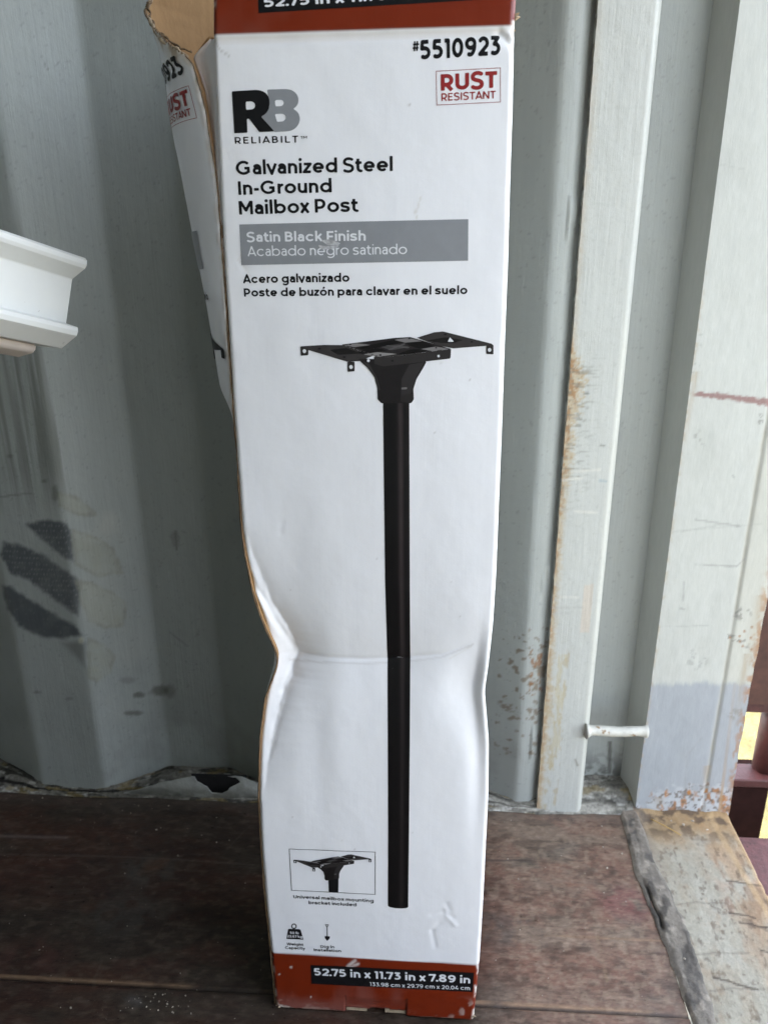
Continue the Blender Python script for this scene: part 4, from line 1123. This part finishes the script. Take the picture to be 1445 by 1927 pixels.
        adv = x0 + wd + h + sb
    elif ch == 'U': wd = .58; P = [[(x0, 1), (x0, .34)] + arc(x0 + wd / 2, .34, wd / 2, .34 - h, 180, 360, 20) + [(x0 + wd, 1)]]; adv = x0 + wd + h + sb
    elif ch == 'T': P = [[(.03, T), (.73, T)], [(.38, T), (.38, 0)]]; adv = .76
    elif ch == 'E': P = [[(x0, 0), (x0, 1)], [(x0, T), (x0 + .50, T)], [(x0, .51), (x0 + .45, .51)], [(x0, h), (x0 + .52, h)]]; adv = x0 + .52 + h * .6 + sb * .6
    elif ch == 'F': P = [[(x0, 0), (x0, 1)], [(x0, T), (x0 + .50, T)], [(x0, .46), (x0 + .45, .46)]]; adv = x0 + .50 + sb
    elif ch == 'L': P = [[(x0, 1), (x0, 0)], [(x0, h), (x0 + .48, h)]]; adv = x0 + .50 + sb * .5
    elif ch == 'A': P = [[(.06, 0), (.43, .98), (.80, 0)], [(.20, .27), (.66, .27)]]; adv = .86
    elif ch == 'W': P = [[(.05, 1), (.33, .03), (.60, .97), (.87, .03), (1.15, 1)]]; adv = 1.20
    elif ch == 'D': P = [[(x0, 0), (x0, 1)], [(x0, T), (x0 + .25, T)] + arc(x0 + .27, .5, .40, .5 - h, 90, -90, 20) + [(x0, h)]]; adv = x0 + .67 + h + sb
    elif ch == '-': P = [[(.07, .37), (.39, .37)]]; adv = .46
    elif ch == '.': D = [(.12, h * 1.05, h * 1.15)]; adv = .24
    elif ch == '#': P = [[(.24, 0), (.32, 1)], [(.52, 0), (.60, 1)], [(.05, .32), (.72, .32)], [(.12, .68), (.79, .68)]]; adv = .84
    elif ch == '0': P = [arc(x0 + .26, .5, .26, .5 - h, 0, 360, 40)]; adv = x0 + .52 + h + sb
    elif ch == '1': P = [[(.06, T), (.30, T), (.30, 0)]]; adv = .30 + h + sb + .02
    elif ch == '2': P = [arc(x0 + .23, T - .25, .25, .25, 155, -30, 18) + [(x0 + .0, h), (x0 + .52, h)]]; adv = x0 + .53 + sb
    elif ch == '3': P = [[(x0 - .02, T), (x0 + .42, T), (x0 + .18, .58)] + arc(x0 + .20, .58 - (.58 - h) / 2, .27, (.58 - h) / 2, 90, -130, 20)]; adv = x0 + .47 + h + sb
    elif ch == '4': P = [[(x0 + .36, 1), (x0 - .02, .27), (x0 + .58, .27)], [(x0 + .42, .46), (x0 + .42, 0)]]; adv = x0 + .60 + sb * .5
    elif ch == '5': P = [[(x0 + .46, T), (x0 + .06, T), (x0 + .02, .56), (x0 + .2, .57)] + arc(x0 + .20, .57 - (.57 - h) / 2, .28, (.57 - h) / 2, 80, -130, 20)]; adv = x0 + .48 + h + sb
    elif ch == '6': P = [arc(x0 + .26, .33, .26, .33 - h, 0, 360, 30), arc(x0 + .30, .40, .30, .6 - h, 180, 65, 16)]; adv = x0 + .52 + h + sb
    elif ch == '7': P = [[(.07, .78), (.07, T), (.56, T), (.25, 0)]]; adv = .64
    elif ch == '8': P = [arc(x0 + .26, .28, .27, .28 - h + .01, 0, 360, 30), arc(x0 + .26, .755, .23, .245 - h + .01, 0, 360, 30)]; adv = x0 + .53 + h + sb
    elif ch == '9': P = [arc(x0 + .26, .67, .26, .33 - h, 0, 360, 30), arc(x0 + .22, .60, .30, .6 - h, 0, -115, 16)]; adv = x0 + .52 + h + sb
    else: raise ValueError(ch)
    return P, D, adv

_gc = {}
def glyph_mesh(ch, w, cells, narrow=1.0):
    key = (ch, w, cells, narrow)
    if key in _gc: return _gc[key]
    P, D, adv = glyph(ch, w)
    if not P and not D:
        _gc[key] = (None, adv); return _gc[key]
    g = 1.0 / cells
    allp = [p for q in P for p in q] + [(a, b) for a, b, _ in D]
    lo = np.min(allp, 0) - w; hi = np.max(allp, 0) + w
    xs = np.arange(lo[0], hi[0] + g, g); ys = np.arange(lo[1], hi[1] + g, g)
    XX, YY = np.meshgrid(xs, ys)
    S = np.full(XX.shape, 1e3)
    wx = w                                # stroke stays even when the line is set narrow
    for q in P:
        n = len(q) - 1
        closed = np.hypot(q[0][0] - q[-1][0], q[0][1] - q[-1][1]) < 1e-6
        for i in range(n):
            a, b = q[i], q[i + 1]
            ex, ey = b[0] - a[0], b[1] - a[1]; L = math.hypot(ex, ey)
            if L < 1e-9: continue
            ex /= L; ey /= L
            t = (XX - a[0]) * ex + (YY - a[1]) * ey
            pr = np.abs(-(XX - a[0]) * ey + (YY - a[1]) * ex)
            tc_ = np.clip(t, 0, L)
            cap = np.hypot(pr, t - tc_) - w / 2
            if not closed and i == 0: cap = np.maximum(cap, -t)
            if not closed and i == n - 1: cap = np.maximum(cap, t - L)
            S = np.minimum(S, cap)
    for a, b, r_ in D:
        S = np.minimum(S, np.hypot(XX - a, YY - b) - r_)
    _gc[key] = (march(S + 1e-7, xs, ys), adv)
    return _gc[key]

def text_shape(s, p0, p1, hpx, weight, cells=16, track=0.0):
    """a line of text whose baseline runs from photo point p0 to p1 on the printed face"""
    a, b = UV(*p0), UV(*p1)
    top = UV(p0[0], p0[1] - hpx)
    ht = np.linalg.norm(top - a)
    items, x = [], 0.0
    for ch in s:
        gm, adv = glyph_mesh(ch, weight, cells)
        if gm is not None:
            items.append((gm[0] + [x, 0], gm[1]))
        x += adv + track
    V, polys = join_polys(items)
    lo, hi = V[:, 0].min(), V[:, 0].max()
    dx = (b - a); L = np.linalg.norm(dx); dx = dx / L; dy = np.array([-dx[1], dx[0]])
    q = a + ((V[:, 0] - lo) / (hi - lo) * L)[:, None] * dx + (V[:, 1] * ht)[:, None] * dy
    return q, polys

def poly_shape(pts, cell=.0018, hole=None, pix_=True):
    q = np.array([UV(*p) for p in pts]) if pix_ else np.asarray(pts, float)
    lo, hi = q.min(0) - cell, q.max(0) + cell
    n = max(6, int((hi[0] - lo[0]) / cell)); m = max(6, int((hi[1] - lo[1]) / cell))
    n, m = max(n, 14), max(m, 14)
    xs, ys = np.linspace(lo[0], hi[0], n), np.linspace(lo[1], hi[1], m)
    XX, YY = np.meshgrid(xs, ys)
    S = poly_sdf(q, XX, YY)
    for hpts in (hole or []):
        S = np.maximum(S, -poly_sdf(np.array([UV(*p) for p in hpts]), XX, YY))
    return march(S + 1e-9, xs, ys)

def quad_shape(pts, step=.0024):
    a, b, c, d = [UV(*p) for p in pts]
    n = max(3, int(np.linalg.norm(b - a) / step)); m = max(3, int(np.linalg.norm(d - a) / step))
    S, T = np.meshgrid(np.linspace(0, 1, n), np.linspace(0, 1, m))
    S = S[..., None]; T = T[..., None]
    q = (a * (1 - S) + b * S) * (1 - T) + (d * (1 - S) + c * S) * T
    return q.reshape(-1, 2), [quads(m, n)[:, ::-1]]

def circ(cx, cy, r, n=18, sq=1.0):
    return [(cx + r * math.cos(t), cy + r * sq * math.sin(t)) for t in np.linspace(0, 2 * math.pi, n, endpoint=False)]

def frame_shape(pts, tpx, cell=.0010):
    items = []
    n = len(pts)
    for i in range(n):
        a, b = UV(*pts[i]), UV(*pts[(i + 1) % n])
        t = UV(pts[i][0], pts[i][1] + tpx)
        th = np.linalg.norm(t - UV(*pts[i])) / 2
        d = (b - a) / np.linalg.norm(b - a); nn = np.array([-d[1], d[0]])
        m = max(4, int(np.linalg.norm(b - a) / .0022))
        q = np.linspace(0, 1, m)[:, None]
        c = (a - d * th) + (b - a + 2 * d * th) * q
        V = np.concatenate([c - nn * th, c + nn * th])
        k = np.arange(m - 1)
        F = np.stack([k, k + 1, m + k + 1, m + k], 1)
        if (b - a)[0] < -1e-4 or abs((b - a)[0]) < 1e-4: pass
        items.append((V, [F]))
    # corners: trim the uprights so no two strips share a plane region
    return join_polys(items)

LAYER = .00022
def put(name, shape, mat, layer=1, parent=None, colors=None, on_side=True):
    V, polys = shape
    P3 = F3(V[:, 0], V[:, 1], LAYER + .00006 * layer)
    o = poly_mesh(name, P3 - BO, polys, mat, parent or front_panel, colors)
    if parent is None or parent is front_panel: pass
    return o

def put_side(name, shape, mat, layer=1, smax=.105, colors=None):
    """the same artwork repeated on the bowed side panel, measured back from the corner"""
    V, polys = shape
    s = (BW - .004) - V[:, 0]
    ok = (s < smax) & (s > .001)
    pol = []
    for p in polys:
        k = ok[p].all(1)
        if k.any(): pol.append(p[k])
    if not pol: return None
    v = V[:, 1] - .006
    P3 = side_pt(s, v, Aof(v))
    e = 1e-3
    ds = side_pt(s + e, v, Aof(v)) - P3; dv = side_pt(s, v + e, Aof(v + e)) - P3
    nn = np.cross(dv, ds); nn /= np.linalg.norm(nn, axis=1)[:, None]
    sg = np.sign(-(nn @ EX)); nn *= sg[:, None]
    cr = .004 * (fbm(s * 26, v * 10, 5, 3) - .5) * sstep(V_END, V_END + .2, v)
    P3 = P3 - cr[:, None] * EX + nn * (.0008 + .0001 * layer)
    used = np.unique(np.concatenate([p.ravel() for p in pol])); rm = np.full(len(V), -1); rm[used] = np.arange(len(used))
    return poly_mesh(name, (P3 - BO)[used], [rm[p] for p in pol], mat, side_panel, None if colors is None else colors[used])

z1 = lambda pts: [(240 + a * .526, b * .526) for a, b in pts]
z3 = lambda pts: [(400 + a * .3875, 480 + b * .3875) for a, b in pts]
z6 = lambda pts: [(460 + a * .346, 1550 + b * .346) for a, b in pts]

# item number and stamp
num = join_polys([text_shape('#', (776.5, 97), (789, 96), 19, .16), text_shape('5510923', (791, 112.5), (941, 103.6), 37, .215, 22)])
put('item_number', num, M_ink_black); put_side('item_number', num, M_ink_black)
stamp = join_polys([text_shape('RUST', (829.5, 171), (935, 164.8), 31, .235, 22), text_shape('RESISTANT', (830.5, 190.2), (932.5, 185.2), 14.5, .165)])
put('rust_stamp', stamp, M_ink_red); put_side('rust_stamp', stamp, M_ink_red)
fr_ = frame_shape(z1([(1104, 255), (1333, 243), (1333, 365), (1106, 376)]), 1.1, .0006)
put('stamp_frame', fr_, M_ink_red); put_side('stamp_frame', fr_, M_ink_red)
# logo
def curve(*segs):
    out = []
    for s_ in segs: out += list(s_) if isinstance(s_[0], tuple) else [s_]
    return out
Ro = curve((374, 327), (455, 322), bez((455, 322), (492, 321), (509, 340), (509, 367)), bez((509, 367), (509, 392), (500, 408), (478, 417)), (526, 470), (472, 473), (436, 425), (428, 425), (430, 475), (383, 477))
Rh = curve((424, 364), (440, 363), bez((440, 363), (462, 362), (464, 392), (441, 392)), (425, 393))
Bo_ = curve((500, 321), (560, 319), bez((560, 319), (622, 316), (624, 380), (590, 390)), bez((590, 390), (632, 400), (624, 468), (570, 470)), (526, 472), (478, 417), (509, 380))
Bh1 = curve((528, 358), (546, 357), bez((546, 357), (564, 356), (564, 379), (547, 380)), (530, 381))
Bh2 = curve((527, 408), (550, 407), bez((550, 407), (572, 406), (572, 434), (551, 435)), (536, 436))
put('logo_letter_grey', poly_shape(z1(Bo_), .0011, hole=[z1(Bh1), z1(Bh2)]), M_ink_grey, 1)
put('logo_letter_black', poly_shape(z1(Ro), .0011, hole=[z1(Rh)]), M_ink_black, 2)
put('brand_text', join_polys([text_shape('RELIABILT', (442.8, 270.8), (562, 268.2), 12.8, .165, 16, .16), text_shape('TM', (565.5, 261), (578, 260.5), 4.6, .16, 12)]), M_ink_black)
# headline
put('headline_text', join_polys([text_shape('Galvanized Steel', (445.3, 329.5), (739, 322), 26.5, .192, 24),
                                 text_shape('In-Ground', (449.5, 366.8), (624.6, 362), 25.5, .192, 24),
                                 text_shape('Mailbox Post', (451, 404), (675, 398.2), 25.5, .192, 24)]), M_ink_black)
ban = quad_shape([(451, 422.5), (880.9, 412.5), (880.4, 490.5), (454.7, 499)])
put('finish_banner', ban, M_ink_grey); put_side('finish_banner', ban, M_ink_grey)
put('banner_text', join_polys([text_shape('Satin Black Finish', (465.2, 455.4), (688.3, 453), 18.5, .180, 18),
                               text_shape('Acabado negro satinado', (466.8, 482.3), (765.8, 478.2), 18.5, .118, 18)]), M_ink_white, 3)
line2 = text_shape('Poste de buzón para clavar en el suelo', (460, 558.2), (879, 553.4), 15.5, .200, 18)
put('spanish_text', join_polys([text_shape('Acero galvanizado', (458.1, 533), (657.7, 530.2), 16, .200, 18), line2]), M_ink_black)
put_side('spanish_text', line2, M_ink_black)
# scuff across the banner
sc_items = [poly_shape(q, .0012) for q in ([(604, 452), (622, 450), (641, 458), (636, 462), (616, 461)], [(598, 461), (612, 463), (640, 462), (628, 468), (606, 470)])]
put('scuff', join_polys(sc_items), material('scuff_paper', color=(.42, .42, .43), rough=.8, noise=.45, nscale=240), 5)

# picture of the bracket on the post
def P_(c): return np.array(c)
art = []
K = (.018, .0155, .015)
art_def = [
    ([(990, 402), (1075, 375), (1120, 371), (1362, 432), (1362, 438), (1170, 453), (1100, 440)], (.040, .036, .035), 1),
    ([(1036, 414), (1130, 399), (1152, 402), (1218, 412), (1168, 427), (1110, 427)], (.010, .009, .009), 2),
    ([(1141, 421), (1152, 399), (1172, 421)], (.70, .71, .73), 3),
    ([(1328, 437), (1363, 436), (1363, 482), (1328, 480)], (.030, .027, .026), 1),
    ([(428, 443), (545, 436), (635, 437), (782, 488), (712, 515), (655, 518), (432, 451)], (.042, .038, .037), 1),
    ([(568, 460), (650, 451), (727, 478), (608, 484)], (.010, .009, .009), 2),
    ([(428, 445), (466, 455), (466, 486), (430, 489)], (.026, .023, .022), 2),
    ([(656, 517), (690, 518), (690, 564), (656, 567)], (.026, .023, .022), 2),
    ([(700, 500), (790, 505), (830, 536), (1040, 515), (1020, 552), (990, 602), (975, 650), (977, 700), (965, 719), (820, 719), (802, 700), (800, 645), (785, 592), (755, 550)], (.014, .012, .012), 1),
    ([(955, 532), (1028, 520), (985, 602), (965, 672), (915, 682), (918, 600)], (.030, .027, .027), 2),
    ([(728, 516), (760, 527), (800, 600), (815, 655), (806, 660), (788, 595)], (.036, .033, .032), 2),
    ([(912, 682), (972, 672), (975, 702), (963, 717), (912, 712)], (.024, .021, .020), 2),
    ([(917, 643), (944, 641), (944, 651), (917, 653)], (.16, .15, .15), 3),
    ([(628, 434), (885, 402), (960, 398), (1157, 455), (825, 497), (800, 492)], (.022, .019, .019), 3),
    ([(785, 488), (825, 497), (1157, 456), (1155, 502), (830, 540), (785, 528)], (.030, .027, .026), 3),
    ([(640, 437), (700, 428), (768, 436), (690, 447)], (.20, .19, .187), 4),
    ([(880, 411), (950, 402), (1018, 418), (935, 425)], (.20, .19, .187), 4),
    ([(728, 482), (800, 471), (898, 480), (808, 493)], (.24, .23, .226), 4),
    ([(1010, 456), (1083, 444), (1150, 455), (1068, 466)], (.20, .19, .187), 4),
    ([(690, 447), (768, 436), (880, 411), (935, 425), (880, 432), (790, 452), (735, 460)], (.006, .005, .005), 4),
    ([(935, 425), (1018, 418), (1083, 444), (1010, 456), (955, 440)], (.006, .005, .005), 4),
    ([(735, 460), (800, 452), (850, 462), (800, 471), (728, 481), (705, 472)], (.007, .006, .006), 4),
    ([(898, 480), (960, 458), (1010, 456), (1068, 466), (950, 480)], (.006, .005, .005), 4),
    ([(815, 446), (900, 434), (960, 445), (870, 462)], (.060, .056, .055), 5),
    ([(850, 458), (930, 428), (938, 432), (862, 462)], (.085, .08, .08), 6),
    ([(838, 440), (850, 437), (958, 448), (950, 453)], (.085, .08, .08), 6),
    ([(628, 433), (640, 432), (640, 436), (826, 495), (1155, 454), (1155, 458), (826, 500), (628, 438)], (.060, .055, .054), 5),
]
white_dots = [(447, 466, 9), (673, 543, 9), (1344, 460, 9), (1097, 490, 6), (757, 512, 7)]
dark_dots = [(873, 513, 7), (640, 495, 7), (520, 454, 7), (1130, 385, 7), (1258, 421, 7), (670, 433, 5), (955, 405, 5), (815, 485, 6), (1085, 450, 5)]
def bracket(fn, cell, tiny=False):
    items, cols, lay = [], [], []
    for pts, c, l in art_def:
        items.append(poly_shape(fn(pts), cell)); cols.append(c); lay.append(l)
    for cx_, cy_, r_ in white_dots:
        items.append(poly_shape(fn(circ(cx_, cy_, r_, 12, 1.1)), cell)); cols.append((.70, .71, .73)); lay.append(8)
    if not tiny:
        for cx_, cy_, r_ in dark_dots:
            items.append(poly_shape(fn(circ(cx_, cy_, r_, 10, .7)), cell)); cols.append((.010, .009, .009)); lay.append(8)
    V, polys = join_polys(items)
    C = np.concatenate([np.repeat(np.array([c]), len(i[0]), 0) for c, i in zip(cols, items)])
    Ly = np.concatenate([np.full(len(i[0]), l) for l, i in zip(lay, items)])
    return V, polys, C, Ly
def put_art(name, art_, base=1):
    V, polys, C, Ly = art_
    P3 = BO + V[:, 0][:, None] * EX + V[:, 1][:, None] * EU + (depth(V[:, 0], V[:, 1]) - LAYER - .00007 * (base + Ly))[:, None] * EN
    return poly_mesh(name, P3 - BO, polys, M_ink_art, front_panel, C)
br = bracket(z3, .0014)
put_art('bracket_picture', br, 2)
put_side('bracket_picture', (br[0], br[1]), M_ink_black, 2)
# the long printed post
def pole_picture():
    rows = [(y, xl, xr) for y, xl, xr in ((752, 721, 770), (900, 722.5, 770.5), (1100, 725, 771), (1245, 729.5, 772), (1400, 730, 771), (1560, 730.5, 769.5), (1704, 730, 768))]
    L = np.array([UV(x, y) for y, x, _ in rows]); Rr = np.array([UV(x, y) for y, _, x in rows])
    vs = np.arange(L[-1][1], L[0][1], .0022); t = np.linspace(0, 1, 29)
    lu = np.interp(vs, L[::-1, 1], L[::-1, 0]); ru = np.interp(vs, Rr[::-1, 1], Rr[::-1, 0])
    T_, Vg = np.meshgrid(t, vs)
    Ug = lu[:, None] + (ru - lu)[:, None] * T_
    # rounded foot
    Vg2 = Vg.copy(); Vg2[0] = Vg[0] - .0035 * np.sqrt(np.maximum(0, 1 - (2 * T_[0] - 1) ** 2))
    c = np.empty(T_.shape + (3,)); c[:] = (.0065, .0060, .0062)
    fade = sstep(.35, .75, Vg)
    c += (np.exp(-((T_ - .66) / .10) ** 2)[..., None] * np.array([.034, .026, .026])) * (.35 + .65 * fade)[..., None]
    c += (np.exp(-((T_ - .93) / .05) ** 2)[..., None] * np.array([.010, .008, .008])) * fade[..., None]
    c *= (1 - .5 * sstep(ZB + BL * .66, ZB + BL * .70, Vg) * 0)[..., None]
    P3 = BO + Ug[..., None] * EX + Vg2[..., None] * EU + (depth(Ug, Vg2) - LAYER - .00007 * 2)[..., None] * EN
    grid('post_picture', P3 - BO, M_ink_art, front_panel, colors=c)
pole_picture()
# inset with the small bracket
put('inset_frame', frame_shape(z6([(244, 137), (711, 154), (711, 384), (257, 362)]), .9, .0007), M_ink_black)
def inset(pts):
    return z6([(268 + (a - 428) * .452, 166 + (b - 371) * .385 + max(0, 1 - abs(a - 680) / 260) * 18) for a, b in pts])
put_art('inset_picture', bracket(inset, .0011, True), 2)
put('inset_post', poly_shape(z6([(456, 288), (512, 288), (511, 375), (459, 372)]), .0010), M_ink_black, 2)
put('inset_caption', join_polys([text_shape('Universal mailbox mounting', (552.4, 1690), (703, 1698), 6.0, .19, 14), text_shape('bracket included', (581, 1701), (671, 1705.4), 6.0, .19, 14)]), M_ink_black)
# pictograms
ring = poly_shape(z6(circ(270, 557, 15)), .0005, hole=[z6(circ(270, 557, 9.5))])
put('weight_icon', join_polys([ring, poly_shape(z6([(243, 571), (299, 573), (306, 577), (322, 630), (229, 626), (238, 574)]), .0008)]), M_ink_black)
put('weight_text', join_polys([text_shape('50 lb', (546.3, 1757), (563, 1757.6), 4.4, .2, 12), text_shape('22.67 kg', (541, 1763.2), (569.5, 1764.6), 4.4, .2, 12)]), M_ink_white, 4)
put('icon_caption', join_polys([text_shape('Weight', (540, 1778.5), (571.5, 1780), 5.0, .19, 14), text_shape('Capacity', (537, 1785.4), (574.5, 1787), 5.0, .19, 14),
                                text_shape('Dig In', (603.3, 1783.3), (629.5, 1784.2), 5.0, .19, 14), text_shape('Installation', (591, 1789.6), (642.3, 1791.6), 5.0, .19, 14)]), M_ink_black)
put('shovel_icon', join_polys([poly_shape(z6([(447, 560), (452, 560), (453, 612), (448, 612)]), .0005),
                               poly_shape(z6([(438, 547), (460, 547), (452, 562), (447, 562)]), .0005, hole=[z6([(443, 551), (455, 551), (450, 558)])]),
                               poly_shape(z6([(437, 610), (465, 612), (464, 624), (451, 637), (438, 622)]), .0007)]), M_ink_black)
# black size labels
put('size_label', quad_shape(z6([(360, 768), (1247, 810), (1240, 915), (365, 870)])), M_ink_black, 1)
put('size_text', join_polys([text_shape('52.75 in x 11.73 in x 7.89 in', (591.5, 1834.8), (884.5, 1850.3), 13.5, .205, 18),
                             text_shape('133.98 cm x 29.79 cm x 20.04 cm', (696, 1855), (884, 1862.9), 7.2, .15, 14)]), M_ink_white, 3)
put('size_label', quad_shape([(485, -26), (925, -52), (925, -1.8), (487.2, 24.7)]), M_ink_black, 1)
put('size_text', text_shape('52.75 in x 11.73 in x 7.89 in', (497.5, 14), (915, -11.5), 19, .205, 18), M_ink_white, 3)

# ================================================================== vinyl rail at the left
ca, sa = math.cos(YAW), math.sin(YAW)
RD = np.array([.537 * ca + .944 * sa, -.537 * sa + .944 * ca, -.33]); RD /= np.linalg.norm(RD)
PQ = np.cross(RD, [0, 0, 1.0]); PQ /= np.linalg.norm(PQ)   # sideways, towards the carton
PR = np.cross(PQ, RD)
e0 = CO + ray(140, 560) * .93                      # the sawn end
def extrude(name, prof, t0, t1, parent, mat):
    prof = np.array(prof)
    n = len(prof)
    ts = np.linspace(t0, t1, 14)
    V = [RD * -t + PQ * q + PR * p for t in ts for q, p in prof]
    F = [(i * n + k, i * n + (k + 1) % n, (i + 1) * n + (k + 1) % n, (i + 1) * n + k) for i in range(len(ts) - 1) for k in range(n)]
    F += [tuple(range(n))[::-1], tuple((len(ts) - 1) * n + k for k in range(n))]
    o = faces_mesh(name, V, F, mat, parent)
    b = o.modifiers.new('bevel', 'BEVEL'); b.width = .0022; b.segments = 3; b.limit_method = 'ANGLE'; b.angle_limit = rad(25)
    return o
rail = empty('vinyl_rail', tuple(e0))
tag(rail, 'white vinyl fence rail reaching in from the left with its sawn end before the wall', 'rail')
extrude('rail_body', [(.0145, .0345), (.0168, .0385), (.0167, .0440), (.0130, .0470), (-.060, .060), (-.062, .050), (-.045, .030), (-.045, -.045), (-.060, -.062), (-.0127, -.0622),
                      (.0118, -.0455), (.0135, -.0400), (.0120, -.0350), (-.0086, -.0315), (-.0092, -.0305), (-.0062, .0205), (-.0056, .0220)], 0, 1.05, rail, M_pvc)
lip = extrude('lower_lip', [(-.030, -.0624), (-.030, -.0690), (-.034, -.0730), (-.060, -.0800), (-.064, -.0760), (-.058, -.0624)], .022, 1.05, rail,
              material('vinyl_bounce_tint', color=(.66, .58, .53), rough=.45, noise=.06, nscale=40))  # warm bounce from the floor put into the vinyl colour

# ================================================================== grit and straw
rs = np.random.default_rng(9)
ico = [(0, 0, 1), (.89, 0, .45), (.28, .85, .45), (-.72, .53, .45), (-.72, -.53, .45), (.28, -.85, .45), (.72, .53, -.45), (-.28, .85, -.45), (-.89, 0, -.45), (-.28, -.85, -.45), (.72, -.53, -.45), (0, 0, -1)]
icf = [(0, 1, 2), (0, 2, 3), (0, 3, 4), (0, 4, 5), (0, 5, 1), (1, 6, 2), (2, 7, 3), (3, 8, 4), (4, 9, 5), (5, 10, 1), (6, 7, 2), (7, 8, 3), (8, 9, 4), (9, 10, 5), (10, 6, 1), (11, 7, 6), (11, 8, 7), (11, 9, 8), (11, 10, 9), (11, 6, 10)]
V, F = [], []
def crumb(p, r):
    i = len(V); sc_ = r * rs.uniform(.5, 1.3, 3); sc_[2] *= .7
    a = rs.uniform(0, 6.28); ca_, sa_ = math.cos(a), math.sin(a)
    for q in ico:
        x, y, z = np.array(q) * sc_ * rs.uniform(.8, 1.2, 3)
        V.append((p[0] + ca_ * x - sa_ * y, p[1] + sa_ * x + ca_ * y, max(p[2] + z + sc_[2] * .7, p[2])))
    F.extend([tuple(i + k for k in f) for f in icf])
for k in range(240):
    x = rs.uniform(-.85, .37); y = .72 + .48 * rs.random() ** (.8 if k % 3 else .25)
    crumb((x, y, .0004), rs.uniform(.0003, .0009) if rs.random() < .94 else rs.uniform(.0010, .0017))
for px_, py_, r in ((134, 1897, 2.8), (60, 1534, 2.6), (135, 1845, 1.8), (75, 1788, 2.2), (82, 1782, 1.6), (295, 1562, 3.4), (303, 1558, 2.2), (340, 1832, 2.0), (355, 1894, 1.8), (408, 1539, 2.2), (318, 1517, 2.6),
                    (81, 1502, 2.4), (282, 1483, 2.0), (240, 1743, 1.6), (97, 1740, 1.4), (442, 1798, 1.6), (380, 1572, 1.8), (115, 1896, 1.2), (1172, 1783, 2.2), (948, 1547, 2.6), (961, 1544, 2.4), (1134, 1594, 2.2),
                    (955, 1617, 2.0), (975, 1655, 2.4), (1177, 1697, 2.2), (978, 1750, 1.8), (1170, 1607, 2.6), (1142, 1634, 3.0), (1015, 1770, 1.2), (1060, 1790, 1.2), (315, 1890, 2.4), (300, 1885, 2.0), (290, 1878, 2.2), (325, 1905, 2.2), (360, 1908, 2.4)):
    p = on_z(px_, py_, .0005); crumb(p, r * .00062)
for k in range(26):
    p = on_z(rs.uniform(225, 372), rs.uniform(1868, 1912), .0005); crumb(p, rs.uniform(.0005, .0014))
for px_, py_, r in ((1285, 1553, 6), (1302, 1546, 5), (1240, 1675, 3), (1287, 1805, 3), (1262, 1545, 3), (1330, 1562, 4)):
    p = on_z(px_, py_, .008); crumb(p, r * .0006)
grit = faces_mesh('debris', V, F, M_crumb)
tag(grit, 'pale crumbs and grit scattered over the floor', kind='stuff')
a, b = on_z(1224, 1541, .014), on_z(1281, 1572, .0085)
ts = np.linspace(0, 1, 9)
Vt, Ft = tube(a + (b - a) * ts[:, None] + np.array([0, 0, .0012]) * np.sin(ts * 3)[:, None], [.0011] * 8 + [.0006], 7)
tag(faces_mesh('straw', Vt, Ft, M_straw, None, True), 'short straw-coloured stalk lying on the rusty door sill', 'straw')
